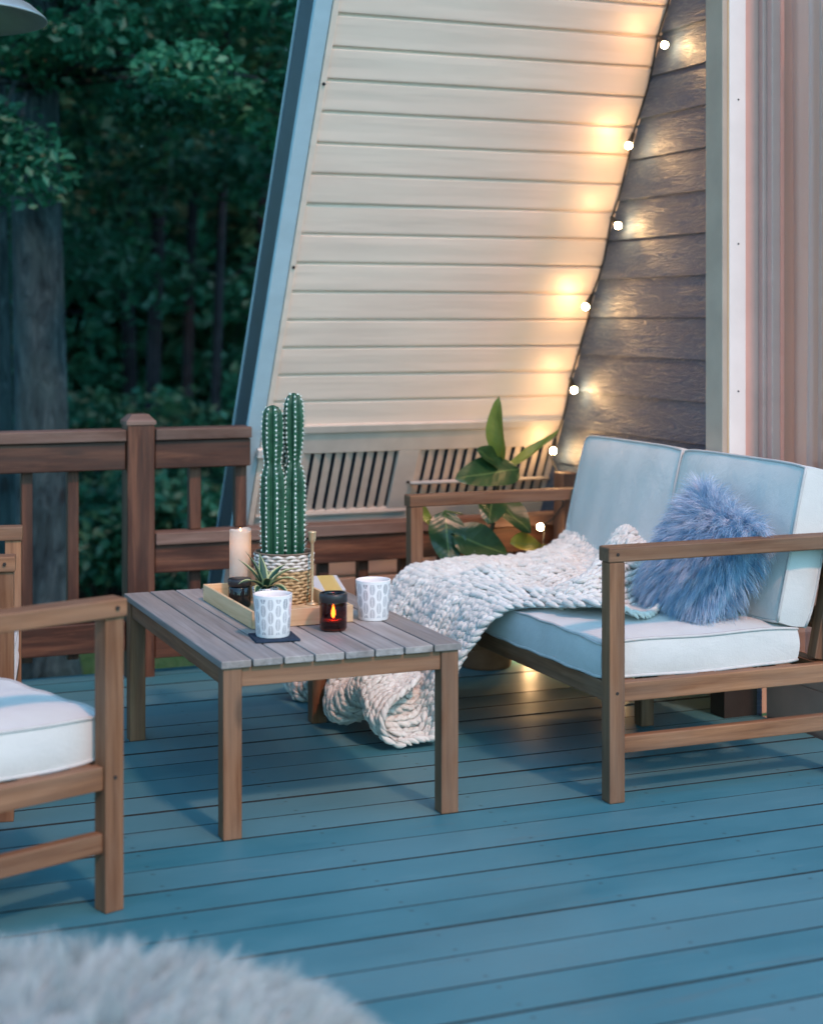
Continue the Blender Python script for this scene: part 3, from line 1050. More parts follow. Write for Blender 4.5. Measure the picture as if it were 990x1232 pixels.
am = thing('candle_jar', 'amber glass jar with a burning candle in front of the tray', 'candle', (1.458, 4.115, T))
mb = MB()
r, h = .036, .096
mb.lathe([(0, .001), (r - .004, .001), (r, .006), (r, h - .012), (r - .002, h - .006), (r - .002, h), (r - .0045, h), (r - .0045, h - .008), (r - .0035, h - .014), (r - .0035, .007), (0, .006)], 40)
part(mb, 'glass', 'amber', am, smooth=True)
mb = MB(); mb.lathe([(0, .0065), (r - .005, .0065), (r - .005, .026), (0, .025)], 28); part(mb, 'wax', 'wax_red', am, smooth=True)
mb = MB(); mb.lathe([(0.0, .030), (.004, .034), (.0058, .042), (.0045, .052), (.0018, .062), (0, .067)], 14); part(mb, 'flame', 'flame', am, smooth=True)
mb = MB(); mb.tube([(0, 0, .025), (0, 0, .032)], .001, 6); part(mb, 'wick', 'cable', am)
mb = MB(); mb.lathe([(r + .0004, h - .022), (r + .0012, h - .021), (r + .0012, h - .004), (r - .001, h + .0015), (r - .005, h + .0015)], 40); part(mb, 'rim_band', 'black_metal', am, smooth=True)

dj = thing('dark_jar', 'small black lidded candle jar in front of the tall white candle', 'candle', (1.318, 4.505, TT))
mb = MB(); r = .0315
mb.lathe([(0, 0), (r - .003, 0), (r, .004), (r, .054), (r - .003, .058), (0, .058)], 36); part(mb, 'jar', 'black_glass', dj, smooth=True)
mb = MB(); mb.lathe([(0, .0582), (r - .001, .0582), (r + .0015, .060), (r + .0015, .076), (r - .001, .079), (0, .079)], 36); part(mb, 'lid', 'black_metal', dj, smooth=True)
for zz in (.064, .069):
    pass

pc = thing('pillar_candle', 'tall ivory pillar candle with a lit glowing top at the back of the tray', 'candle', (1.355, 4.625, TT))
mb = MB(); r = .0312; h = .2
mb.lathe([(0, .001), (r - .002, .001), (r, .004), (r, h - .008), (r + .0004, h - .004), (r - .001, h), (r - .004, h - .001), (r - .007, h - .010), (.008, h - .020), (0, h - .021)], 40)
for i in range(len(mb.v[0])):
    x, y, z = mb.v[0][i]
    if z > h - .012: mb.v[0][i][2] += .004 * math.sin(math.atan2(y, x) * 2 + .6)
part(mb, 'wax_body', 'wax', pc, smooth=True)
mb = MB(); mb.lathe([(0, h - .050), (.006, h - .047), (.007, h - .041), (.005, h - .034), (0, h - .03)], 14); part(mb, 'glow_core', 'led', pc, smooth=True)
mb = MB(); mb.lathe([(0.0, h - .017), (.003, h - .013), (.0035, h - .007), (.0015, h + .002), (0, h + .006)], 12); part(mb, 'flame', 'led', pc, smooth=True)

# candle snuffer / taper rod
rd = thing('taper_holder', 'thin brass taper candle holder with a flared cup beside the woven basket', 'candle holder', (1.518, 4.462, TT))
mb = MB(); mb.lathe([(0, 0), (.020, 0), (.020, .003), (.006, .006), (.0042, .012), (.0042, .170), (.0055, .174), (.009, .178), (.0105, .186), (.0105, .199), (.012, .202), (.012, .206), (.0075, .206), (.007, .194), (0, .193)], 24)
part(mb, 'stand', 'brass', rd, smooth=True)

# potted cactus
ct = thing('potted_cactus', 'tall columnar cactus with white spines in a woven seagrass basket', 'cactus', (1.462, 4.548, TT))
mb = MB()
H_ = .138; rows = 15; nn = 240; per = 7
Pb = []; Gb = []
for i in range(rows * per + 1):
    fr = i / per; row = int(min(rows - 1e-6, fr)); u = fr - row
    z = H_ * i / (rows * per)
    R0 = .073 + .010 * (z / H_) ** .8
    line = []; gl = []
    for j in range(nn + 1):
        a = 2 * PI * j / nn + PI / 2
        wv = math.sin(14 * a + PI * row + .6 * math.sin(row * 2.1))
        bulge = math.sqrt(max(0, 1 - (2 * u - 1) ** 2))
        dr = .0050 * bulge * (.55 + .45 * wv)
        line.append((math.cos(a) * (R0 + dr), math.sin(a) * (R0 + dr), z + .0014 * wv))
        gl.append((j / nn + row * .37, z / H_, bulge * (.6 + .4 * wv)))
    Pb.append(line); Gb.append(gl)
mb.grid(np.array(Pb), np.array(Gb))
mb.lathe([(.0835, H_), (.086, H_ + .003), (.083, H_ + .006), (.078, H_ + .002), (.076, .1)], 60)
mb.lathe([(0, .001), (.073, .001)], 40)
part(mb, 'basket', 'basket', ct, smooth=True)
mb = MB(); mb.lathe([(0, H_ - .012), (.03, H_ - .010), (.079, H_ - .014)], 30); part(mb, 'soil', 'soil', ct, smooth=True)

def cactus_stem(cx, cy, z0, prof, ribs, rot, lean=(0, 0)):
    mb = MB(); sp = MB()
    zs = [p[0] for p in prof]; rs = [p[1] for p in prof]
    K = 90; N = ribs * 10
    Pc = np.zeros((K, N + 1, 3)); Gc = np.zeros((K, N + 1, 3))
    for i in range(K):
        f = i / (K - 1)
        z = zs[0] + (zs[-1] - zs[0]) * (1 - (1 - f) ** 1.25)
        r = np.interp(z, zs, rs)
        for j in range(N + 1):
            a = 2 * PI * j / N
            rib = abs(math.cos(ribs * a / 2 ))
            rib = rib ** .9
            q = r * (.68 + .32 * rib) * (1 + .022 * math.sin(z * 34 + 2 * a + cx * 90) + .012 * math.sin(z * 90 + a * 3))
            ox = lean[0] * (z - zs[0]); oy = lean[1] * (z - zs[0])
            Pc[i, j] = (cx + ox + q * math.cos(a + rot), cy + oy + q * math.sin(a + rot), z0 + z)
            Gc[i, j] = (rib, z, 0)
    mb.grid(Pc, Gc)
    # areoles with little spine tufts
    for k in range(ribs):
        a = 2 * PI * k / ribs + rot
        z = zs[0] + .006 + .004 * random.random()
        while z < zs[-1] - .002:
            r = np.interp(z, zs, rs)
            p = np.array([cx + lean[0] * (z - zs[0]) + r * math.cos(a), cy + lean[1] * (z - zs[0]) + r * math.sin(a), z0 + z])
            d = np.array([math.cos(a), math.sin(a), .15])
            s = .0034
            V = []
            for (ax, ay, az) in ((1, 0, 0), (0, 1, 0), (0, 0, 1), (-1, 0, 0), (0, -1, 0), (0, 0, -1)):
                V.append(p + s * np.array([ax, ay, az * 1.25]) * random.uniform(.8, 1.25))
            sp.raw(V, [(0, 1, 2), (1, 3, 2), (3, 4, 2), (4, 0, 2), (1, 0, 5), (3, 1, 5), (4, 3, 5), (0, 4, 5)])
            for q in range(9):
                e = d + np.array([random.uniform(-.9, .9), random.uniform(-.9, .9), random.uniform(-.9, .9)])
                e /= np.linalg.norm(e); L = random.uniform(.007, .016)
                si = np.cross(e, [.3, .5, .8]); si /= np.linalg.norm(si)
                sp.raw([p + si * .0005, p - si * .0005, p + e * L], [(0, 1, 2)])
            z += random.uniform(.0125, .0150)
    st = part(mb, 'stem', 'cactus', ct, smooth=True)
    part(sp, 'spines', 'spine', st)
zt = H_ - .013
cactus_stem(-.034, -.006, zt, [(0, .031), (.04, .0345), (.16, .036), (.235, .034), (.262, .025), (.272, .0235), (.285, .026), (.32, .030), (.38, .031), (.415, .028), (.43, .019), (.436, .003)], 7, .25, (-.004, 0))
cactus_stem(.027, -.008, zt, [(0, .030), (.04, .0335), (.15, .0355), (.22, .034), (.252, .028), (.268, .020), (.276, .0195), (.30, .024), (.34, .029), (.40, .0305), (.44, .028), (.462, .019), (.47, .003)], 7, .05, (.0, 0))
cactus_stem(-.004, .040, zt, [(0, .022), (.1, .025), (.28, .024), (.36, .022), (.405, .016), (.415, .003)], 7, .4, (-.005, 0))

# striped succulent
su = thing('potted_succulent', 'small striped succulent in a white dotted pot inside the tray', 'succulent', (1.352, 4.372, TT))
mb = MB(); mb.lathe([(0, 0), (.028, 0), (.030, .003), (.036, .068), (.0365, .072), (.034, .072), (.032, .062)], 40); part(mb, 'pot', 'dotpot', su, smooth=True)
mb = MB(); mb.lathe([(0, .063), (.0325, .062)], 24); part(mb, 'soil', 'soil', su, smooth=True)
def blade(mb, base, az, up, L, wd, curl, n=9, m=5):
    Pp = np.zeros((n, m, 3)); G = np.zeros((n, m, 3))
    p = np.array(base, float); el = up
    side = np.array([-math.sin(az), math.cos(az), 0])
    for i in range(n):
        f = i / (n - 1)
        d = np.array([math.cos(az) * math.cos(el), math.sin(az) * math.cos(el), math.sin(el)])
        nn_ = np.cross(side, d)
        w = wd * (math.sin(PI * min(1, .16 + f * .84)) ** .7) * (1 - f ** 5)
        for j in range(m):
            q = 2 * j / (m - 1) - 1
            Pp[i, j] = p + side * w * q + nn_ * (-w * .45 * q * q)
            G[i, j] = (f, q, f)
        p = p + d * L / (n - 1)
        el -= curl / (n - 1)
    mb.grid(Pp, G)
mb = MB()
for k, (az, up, L, cu) in enumerate([(100, 80, .085, .3), (150, 62, .09, .5), (205, 48, .085, 1.3), (262, 55, .07, 1.0), (320, 52, .09, 1.5), (352, 60, .095, 1.2), (30, 60, .085, .9), (235, 35, .075, 1.4), (295, 35, .08, 1.6), (70, 50, .08, 1.0), (180, 75, .10, .4)]):
    blade(mb, (0.006 * math.cos(R(az)), .006 * math.sin(R(az)), .063), R(az), R(up), L * 1.25, .0135, cu)
part(mb, 'leaf_rosette', 'succ', su, smooth=True)

# magazine
mg = thing('magazine', 'white magazine with a yellow stripe lying at the back of the table', 'magazine', (1.605, 4.77, T))
mg.rotation_euler = (0, 0, R(-14))
mb = MB()
Pm = np.zeros((14, 2, 3))
for i, x in enumerate(np.linspace(-.105, .105, 14)):
    z = .012 + .006 * math.exp(-((x + .105) / .05) ** 2) + .004 * math.sin(x * 20)
    Pm[i] = [(x, -.145, z), (x, .145, z)]
mb.grid(Pm)
part(mb, 'cover', 'mag', mg, smooth=True)
mb = MB()
for q in range(5):
    zz = .002 * q
    mb.box((-.104 + .001 * q, -.143 - .0006 * (q % 2), zz + .0002), (.104 + .0006 * (q % 3), .143, zz + .0017))
part(mb, 'pages', 'paper', mg)

# --------------------------------------------------------------------------------------------
# strands
# --------------------------------------------------------------------------------------------
def strands(mb, root, direc, length, width, droop, curl, tone, seg=4, clump=None):
    """vectorised ribbons.  root, direc: (N,3); tone: (N,)"""
    N = len(root)
    d = direc / np.linalg.norm(direc, axis=1)[:, None]
    p = root.copy()
    rv = rng.normal(size=(N, 3))
    side = np.cross(d, rv); side /= np.linalg.norm(side, axis=1)[:, None]
    wob = np.cross(d, side)
    ph = rng.uniform(0, 6.28, N)
    V = np.zeros((N, (seg + 1) * 2, 3)); G = np.zeros_like(V)
    for i in range(seg + 1):
        f = i / seg
        w = (width * (1 - .8 * f))[:, None] * .5
        off = wob * (curl * np.sin(ph + f * 7))[:, None] * f
        V[:, 2 * i] = p + off - side * w
        V[:, 2 * i + 1] = p + off + side * w
        G[:, 2 * i, 0] = tone + .25 * (f - .4); G[:, 2 * i + 1, 0] = tone + .25 * (f - .4)
        p = p + d * (length / seg)[:, None]
        d = d + np.array([0, 0, -1.0]) * droop[:, None] / seg
        if clump is not None:
            d = d + (clump - p) * (3.0 / seg)
        d /= np.linalg.norm(d, axis=1)[:, None]
    base = (np.arange(N) * (seg + 1) * 2)[:, None]
    F = []
    for i in range(seg):
        F.append(np.concatenate([base + 2 * i, base + 2 * i + 1, base + 2 * i + 3, base + 2 * i + 2], axis=1))
    F = np.stack(F, 1).reshape(-1, 4)
    mb.raw(V.reshape(-1, 3), F.tolist(), G.reshape(-1, 3))

# fluffy pouf -----------------------------------------------------------------------------------
PC = np.array([.37, 2.18, 0]); PRX, PH = .50, .335
def pouf_pt(a, t):
    """a: azimuth, t: 0 top .. 1 floor rim"""
    k = t * PI * .56
    r = PRX * np.sin(np.minimum(k, PI * .5)) ** .75 * np.where(k > PI * .5, 1 - .12 * (k - PI * .5) / .19, 1)
    z = PH * (np.maximum(np.cos(k), 0) ** .8) + np.where(k > PI * .5, -.0, 0)
    lump = 1 + .05 * np.sin(3 * a + 1) + .03 * np.sin(5 * a)
    return np.stack([PC[0] + r * lump * np.cos(a), PC[1] + r * lump * np.sin(a), np.maximum(z, .004)], -1)
pf = thing('fluffy_pouf', 'white long-haired fluffy pouf on the deck in the bottom left corner', 'pouf', tuple(PC))
mb = MB()
A, Tt = np.meshgrid(np.linspace(0, 2 * PI, 65), np.linspace(0.0005, 1, 30), indexing='xy')
mb.grid(pouf_pt(A, Tt) * 1.0, np.full(A.shape + (3,), .6))
mb.build('body', 'fur_white', pf, smooth=True, origin=tuple(PC))
N = 46000
a = rng.uniform(0, 2 * PI, N); t = rng.uniform(0.0, 1, N) ** .62
p = pouf_pt(a, t)
nr = np.stack([np.cos(a) * (.15 + t), np.sin(a) * (.15 + t), 1.15 - t], -1)
nr /= np.linalg.norm(nr, axis=1)[:, None]
NC = 1300
ca_ = rng.uniform(0, 2 * PI, NC); ctt = rng.uniform(0, 1, NC) ** .62; cp = pouf_pt(ca_, ctt)
cn = np.stack([np.cos(ca_) * (.15 + ctt), np.sin(ca_) * (.15 + ctt), 1.15 - ctt], -1)
flow = np.stack([np.sin(cp[:, 1] * 9) + .6, np.cos(cp[:, 0] * 8 + 1) * .8, 0 * ca_], -1)
tip = cp + cn * .030 + flow * .022 + rng.normal(size=(NC, 3)) * .010
ids = np.zeros(N, int)
for s in range(0, N, 3000):
    dd = ((p[s:s + 3000, None, :] - cp[None]) ** 2).sum(-1)
    ids[s:s + 3000] = dd.argmin(1)
direc = nr * .55 + (tip[ids] - p) * 14 + rng.normal(size=(N, 3)) * .16
tone = np.clip(.5 + .25 * rng.normal(size=N) + .28 * rng.normal(size=NC)[ids], 0, 1)
mb = MB()
strands(mb, p - nr * .004, direc, rng.uniform(.038, .062, N), np.full(N, .0016), np.full(N, .5), np.full(N, .006), tone)
mb.build('fur', 'fur_white', pf, origin=tuple(PC))

# blue long-haired pillow -------------------------------------------------------------------------
FP = np.array([2.525, 4.03, .555])
Rp = np.array((Matrix.Rotation(R(4), 3, 'Z') @ Matrix.Rotation(R(-66), 3, 'Y') @ Matrix.Rotation(R(-16), 3, 'Z')))   # lying square -> propped
def pil(u, v, s):
    """u, v in -1..1, s = which face"""
    e = np.maximum(0, (1 - np.abs(u) ** 2.6)) * np.maximum(0, (1 - np.abs(v) ** 2.6))
    th = .075 * np.power(e, .45)
    pin = 1 - .06 * (1 - np.abs(u * v))
    q = np.stack([.180 * u * pin, .178 * v * pin, s * th], -1)
    w = FP + q @ Rp.T
    w[..., 2] = np.maximum(w[..., 2], .428)
    return w
pw = thing('fur_pillow', 'shaggy blue-lavender fur pillow propped on the loveseat against the back cushion', 'pillow', tuple(FP - [0, 0, .17]))
PO = tuple(pw.location)
mb = MB()
U, V_ = np.meshgrid(np.linspace(-1, 1, 25), np.linspace(-1, 1, 25), indexing='ij')
for s in (-1, 1):
    mb.grid(pil(U, V_, s), np.full(U.shape + (3,), .2))
mb.build('pillow_body', 'fur_blue', pw, smooth=True, origin=PO)
N = 26000
u = rng.uniform(-1, 1, N); v = rng.uniform(-1, 1, N); s = np.where(rng.uniform(size=N) < .72, 1, -1)
edge = rng.uniform(size=N) < .2
u = np.where(edge & (rng.uniform(size=N) < .5), np.sign(u) * (1 - .05 * rng.uniform(size=N)), u)
p = pil(u, v, s)
e = 1e-2
tu = pil(np.clip(u + e, -1, 1), v, s) - pil(np.clip(u - e, -1, 1), v, s)
tv = pil(u, np.clip(v + e, -1, 1), s) - pil(u, np.clip(v - e, -1, 1), s)
nr = np.cross(tu, tv) * s[:, None]
nr /= np.linalg.norm(nr, axis=1)[:, None] + 1e-9
rad = p - FP; rad /= np.linalg.norm(rad, axis=1)[:, None]
NC = 900
ci = rng.integers(0, N, NC)
off = nr[ci] * .034 + rad[ci] * .022 + np.array([0, 0, -.045]) + rng.normal(size=(NC, 3)) * .010
tip = p[ci] + off
dd = np.zeros(N, int)
for k in range(0, N, 3000):
    dd[k:k + 3000] = ((p[k:k + 3000, None, :] - p[ci][None]) ** 2).sum(-1).argmin(1)
direc = nr * .45 + rad * .25 + (tip[dd] - p) * 12 + rng.normal(size=(N, 3)) * .13
tone = np.clip(.45 + .2 * rng.normal(size=N) + .26 * rng.normal(size=NC)[dd], 0, 1)
mb = MB()
strands(mb, p - nr * .004, direc, rng.uniform(.035, .074, N) * np.clip((p[:, 2] - .40) / .07, .35, 1), np.full(N, .0016), np.full(N, 1.1), np.full(N, .006), tone, seg=5)
mb.build('fur', 'fur_blue', pw, origin=PO)

# --------------------------------------------------------------------------------------------
# chunky knit throw
# --------------------------------------------------------------------------------------------
prof = np.array([[2.69, .57], [2.66, .51], [2.58, .452], [2.45, .434], [2.30, .430], [2.17, .430], [2.085, .42], [2.035, .375], [1.99, .29],
                 [1.955, .20], [1.92, .115], [1.87, .055], [1.80, .040], [1.735, .045], [1.705, .085], [1.73, .13], [1.80, .145], [1.88, .17]])
sl_ = np.concatenate([[0], np.cumsum(np.linalg.norm(np.diff(prof, axis=0), axis=1))])
Ltot = sl_[-1]
yr = np.interp(sl_, [0, .3, .45, .56, .615, .68, .9, 1.05, 1.3, Ltot], [4.10, 4.06, 3.97, 4.02, 4.20, 4.33, 4.41, 4.47, 4.50, 4.56])
yl = np.interp(sl_, [0, .3, .58, .7, .9, 1.05, 1.3, Ltot], [5.10, 5.10, 5.10, 5.12, 5.16, 5.20, 5.24, 5.18])
_w = np.linspace(0, Ltot, 400)
_x = np.interp(_w, sl_, prof[:, 0]); _z = np.interp(_w, sl_, prof[:, 1])
_yr = np.interp(_w, [0, .3, .45, .56, .615, .68, .9, 1.05, 1.3, Ltot], [4.10, 4.06, 3.97, 4.02, 4.20, 4.33, 4.41, 4.46, 4.47, 4.52])
_k = np.ones(17) / 17
def _sm(a): return np.convolve(np.pad(a, 8, mode='edge'), _k, 'valid')
_x, _z, _yr = _sm(_x), _sm(_z), _sm(_yr)
def blanket(u, w):
    """u 0..1 across (near edge -> far edge), w = metres along the throw"""
    x = np.interp(w, _w, _x); z = np.interp(w, _w, _z)
    a = np.interp(w, _w, _yr); b = np.interp(w, sl_, yl)
    y = a + (b - a) * u
    hang = np.clip((w - .62) / .25, 0, 1) * np.clip((1.25 - w) / .3, 0, 1)
    seat = np.clip((.66 - w) / .1, 0, 1) * (1 - .75 * np.clip((u - .7) / .2, 0, 1))
    fold = np.sin(u * 17 + .8 * np.sin(w * 3)) * .55 + np.sin(u * 31 + 1.7 + w) * .25
    x = x - .034 * fold * hang
    y = y + .012 * np.sin(w * 9 + u * 5)
    z = z + seat * (.017 * np.sin(u * 21 + w * 4 + 1.5 * np.sin(w * 7)) + .010 * np.sin(u * 15 + w * 11) + .012 * np.sin(w * 24 + u * 9 + 1) + .018 * np.exp(-((u - .28) / .1) ** 2) * np.clip(w / .3, 0, 1)
                    + .050 * np.exp(-((u - .52) / .13) ** 2 - ((w - .16) / .09) ** 2)
                    + .075 * np.exp(-((u - .33) / .09) ** 2 - ((w - .32) / .10) ** 2) + .03 * np.exp(-((u - .55) / .10) ** 2 - ((w - .08) / .08) ** 2) - .030 * np.exp(-((u - .37) / .05) ** 2 - ((w - .43) / .06) ** 2))
    pile = np.clip((w - 1.02) / .1, 0, 1)
    z = z + pile * (.032 * np.sin(u * 13 + w * 5) + .022 * np.sin(u * 25 + 2) + .036)
    x = x + pile * (.024 * np.sin(u * 10 + 1) + .014 * np.sin(u * 23 + w * 7))
    z = z - pile * .075 * (np.exp(-(u / .11) ** 2) + np.exp(-((1 - u) / .11) ** 2))
    x = x - .05 * np.clip(u - .55, 0, 1) * hang * 1.0
    return np.stack([x, y, np.maximum(z, .018)], -1)
th = thing('throw_blanket', 'cream chunky knit throw draped over the loveseat seat and down onto the deck', 'blanket', (1.9, 4.8, 0))
BO = tuple(th.location)
mb = MB()
U, W_ = np.meshgrid(np.linspace(0, 1, 70), np.linspace(0, Ltot, 110), indexing='ij')
Q = blanket(U, W_)
mb.grid(Q, np.full(U.shape + (3,), .1))
base_sheet = mb
mb.build('backing', 'wool', th, smooth=True, origin=BO)
SW = .036; SL = .0172
mb = MB()
rows = int(Ltot / SL)
ring, nseg = 6, 5
ts = np.linspace(0, 1, nseg)
prof_r = np.array([.35, .92, 1.08, .85, .25])
allv = []; allf = []; allg = []; cnt = 0
angs = np.arange(ring) * 2 * PI / ring
for iw in range(rows):
    w0 = (iw + .5) * SL
    width = float(np.interp(w0, sl_, yl) - np.interp(w0, _w, _yr))
    ncol = 28 if w0 < .60 else 22
    for ic in range(ncol):
        uc = (ic + .5) / ncol
        jit = random.uniform(-.004, .004)
        c = blanket(np.array(uc), np.array(w0 + jit))
        eu = blanket(np.array(uc + .01), np.array(w0)) - blanket(np.array(uc - .01), np.array(w0))
        ew = blanket(np.array(uc), np.array(min(Ltot, w0 + .008))) - blanket(np.array(uc), np.array(w0 - .008))
        eu = eu / (np.linalg.norm(eu) + 1e-9); ew = ew / (np.linalg.norm(ew) + 1e-9)
        nn_ = np.cross(ew, eu); nn_ /= np.linalg.norm(nn_) + 1e-9
        if nn_[2] - nn_[0] * .6 < 0 and w0 < 1.2: nn_ = -nn_
        tone = random.uniform(.25, 1)
        big = random.uniform(.85, 1.35); lift = random.uniform(-.002, .006)
        for sd in (-1, 1):
            p0 = c + eu * sd * SW * .44 * big - ew * SL * 1.0 + nn_ * (-.001 + lift)
            p1 = c + eu * sd * SW * .08 + ew * SL * 1.15 + nn_ * (.008 + lift)
            ax = p1 - p0; L = np.linalg.norm(ax); ax /= L
            bu = np.cross(ax, nn_); bu /= np.linalg.norm(bu) + 1e-9
            bn = np.cross(bu, ax)
            cen = p0[None] + (p1 - p0)[None] * ts[:, None] + bn[None] * (.0045 * np.sin(PI * ts))[:, None]
            rr = .0076 * big * prof_r
            V = cen[:, None, :] + rr[:, None, None] * (bu[None, None] * np.cos(angs)[None, :, None] + bn[None, None] * np.sin(angs)[None, :, None])
            allv.append(V.reshape(-1, 3))
            G = np.zeros((nseg * ring, 3)); G[:, 0] = tone; G[:, 1] = np.tile(angs / 6.28, nseg); G[:, 2] = np.repeat(ts, ring)
            allg.append(G)
            for i in range(nseg - 1):
                for j in range(ring):
                    q = cnt + i * ring + j; r2 = cnt + i * ring + (j + 1) % ring
                    allf.append((q, r2, r2 + ring, q + ring))
            cnt += nseg * ring
mb.raw(np.concatenate(allv), allf, np.concatenate(allg))
mb.build('knit_stitches', 'wool', th, smooth=True, origin=BO)
AV = np.concatenate(allv); N = 26000
ii = rng.integers(0, len(AV), N)
mb = MB()
strands(mb, AV[ii], rng.normal(size=(N, 3)) + np.array([-.3, -.3, .5]), rng.uniform(.006, .016, N), np.full(N, .0005), np.full(N, .3), np.full(N, .003), rng.uniform(.5, 1, N), seg=3)
mb.build('wool_fuzz', 'wool', th, origin=BO)

# --------------------------------------------------------------------------------------------
# rubber plant behind the far arm
# --------------------------------------------------------------------------------------------
rp_ = thing('rubber_plant', 'leafy rubber plant growing behind the far arm of the loveseat', 'plant', (2.50, 5.42, 0))
RO = tuple(rp_.location)
mb = MB(); mb.lathe([(0, .001), (.085, .001), (.09, .01), (.115, .22), (.125, .225), (.125, .25), (.112, .25), (.108, .2)], 32, (2.5, 5.42, 0)); mb.build('pot', 'terracotta', rp_, smooth=True, origin=RO)
mb = MB(); mb.lathe([(0, .215), (.109, .21)], 24, (2.5, 5.42, 0)); mb.build('soil', 'soil', rp_, origin=RO)
mb = MB(); mb.tube([(2.5, 5.42, .2), (2.505, 5.42, .4), (2.53, 5.41, .55), (2.55, 5.40, .74)], [.011, .010, .008, .005], 8)
mb.build('stem', 'stem', rp_, smooth=True, origin=RO)
def leaf(base, tip, wd, up, fold=.25, sag=.1, mat='fig_leaf'):
    mb = MB()
    base = np.array(base, float); tip = np.array(tip, float); up = np.array(up, float)
    ax = tip - base; L = np.linalg.norm(ax); ax /= L
    sd = np.cross(ax, up); sd /= np.linalg.norm(sd); nn_ = np.cross(sd, ax)
    n, m = 15, 9
    Pl = np.zeros((n, m, 3)); G = np.zeros((n, m, 3))
    for i in range(n):
        f = i / (n - 1)
        w = wd * .5 * (math.sin(PI * f ** .85) ** .62) * (1 - .15 * f) + .002
        if f > .93: w *= (1 - f) / .07 * .9 + .1
        for j in range(m):
            q = 2 * j / (m - 1) - 1
            Pl[i, j] = base + ax * L * f + sd * w * q + nn_ * (abs(q) * w * fold - sag * L * (f - .35) ** 2 + .004 * math.sin(f * 9 + q * 3))
            G[i, j] = (0, q, f)
    mb.grid(Pl, G)
    mb.tube([np.array((2.525, 5.41, max(.3, base[2] - .05))) * .35 + base * .65, base, base + ax * .01], .0035, 6)
    return mb.build('leaf', mat, rp_, smooth=True, origin=RO)
leaf((2.555, 5.40, .735), (2.515, 5.36, .965), .08, (-.85, -.5, .1), .75, .12, 'fig_leaf_young')
leaf((2.615, 5.38, .705), (2.335, 5.30, .695), .135, (.05, -.78, .62), .15, .12)
leaf((2.57, 5.40, .70), (2.80, 5.42, .815), .06, (-.3, -.2, .9), .5, -.25, 'fig_leaf_young')
leaf((2.545, 5.40, .72), (2.43, 5.33, .785), .085, (.2, -.8, .5), .3, .1)
leaf((2.52, 5.40, .605), (2.622, 5.30, .49), .125, (.3, -.85, .4), .2, .1)
leaf((2.52, 5.40, .62), (2.455, 5.30, .53), .11, (-.2, -.85, .4), .2, .1)
leaf((2.30, 5.33, .575), (2.285, 5.25, .40), .14, (-.15, -.95, .15), .12, .1)
leaf((2.305, 5.28, .50), (2.515, 5.25, .42), .15, (.0, -.85, .5), .15, .15)
leaf((2.675, 5.33, .435), (2.53, 5.27, .462), .095, (.0, -.7, .7), .2, .1, 'fig_leaf_yellow')
leaf((2.76, 5.36, .40), (2.64, 5.32, .415), .06, (.1, -.7, .7), .2, .1, 'fig_leaf_yellow')
leaf((2.26, 5.35, .54), (2.165, 5.30, .592), .06, (-.2, -.8, .5), .3, .1, 'fig_leaf_young')

# --------------------------------------------------------------------------------------------
# patio heater hood at the upper left
# --------------------------------------------------------------------------------------------
hx, hy_ = .585, 5.44
ht = thing('patio_heater', 'round metal patio heater hood hanging into the upper left corner', 'patio heater', (hx, hy_, 0))
mb = MB()
mb.lathe([(0, 2.335), (.08, 2.33), (.2, 2.295), (.31, 2.24), (.352, 2.205), (.357, 2.196), (.352, 2.195), (.30, 2.226), (.19, 2.28), (.07, 2.312), (0, 2.315)], 64)
part(mb, 'hood', 'steel', ht, smooth=True)
mb = MB(); mb.lathe([(.07, 2.31), (.075, 2.02), (.06, 2.0), (.045, 1.99)], 32); part(mb, 'burner', 'steel', ht, smooth=True)
mb = MB(); mb.lathe([(.03, 1.99), (.03, .72)], 20); part(mb, 'pole', 'steel', ht, smooth=True)
mb = MB(); mb.lathe([(.0, .74), (.16, .735), (.17, .72), (.17, .06), (.21, .05), (.215, .0), (0, 0)], 40); part(mb, 'tank_housing', 'steel', ht, smooth=True)

# --------------------------------------------------------------------------------------------
# woods behind the deck
# --------------------------------------------------------------------------------------------
def leaf_cloud(mb, centres, radii, count, size, flat=.6, tone=(.1, .9)):
    """rhombic leaves scattered about clump centres"""
    centres = np.asarray(centres, float); radii = np.asarray(radii, float).reshape(-1, 1) * np.ones(3)
    k = rng.integers(0, len(centres), count)
    q = rng.normal(size=(count, 3)); q /= np.linalg.norm(q, axis=1)[:, None]
    q *= rng.uniform(0.15, 1, count)[:, None] ** .6
    p = centres[k] + q * radii[k] * np.array([1, 1, flat])
    ax = rng.normal(size=(count, 3)) * np.array([1, 1, .45]); ax[:, 2] -= .35
    ax /= np.linalg.norm(ax, axis=1)[:, None]
    up = rng.normal(size=(count, 3)) * .55 + np.array([0, -.2, .9])
    sd = np.cross(ax, up); sd /= np.linalg.norm(sd, axis=1)[:, None]
    L = (size * rng.uniform(.6, 1.25, count))[:, None]
    ct_ = rng.uniform(tone[0], tone[1], len(centres))
    tn = np.clip(ct_[k] + rng.normal(size=count) * .14, 0, 1)
    nn_ = np.cross(sd, ax)
    V = np.stack([p - ax * L * .5, p + sd * L * .27 + nn_ * L * .05, p + ax * L * .5, p - sd * L * .27 + nn_ * L * .05], 1)
    F = (np.arange(count)[:, None] * 4 + np.arange(4)[None]).tolist()
    G = np.zeros((count, 4, 3)); G[:, :, 0] = tn[:, None]
    mb.raw(V.reshape(-1, 3), F, G.reshape(-1, 3))

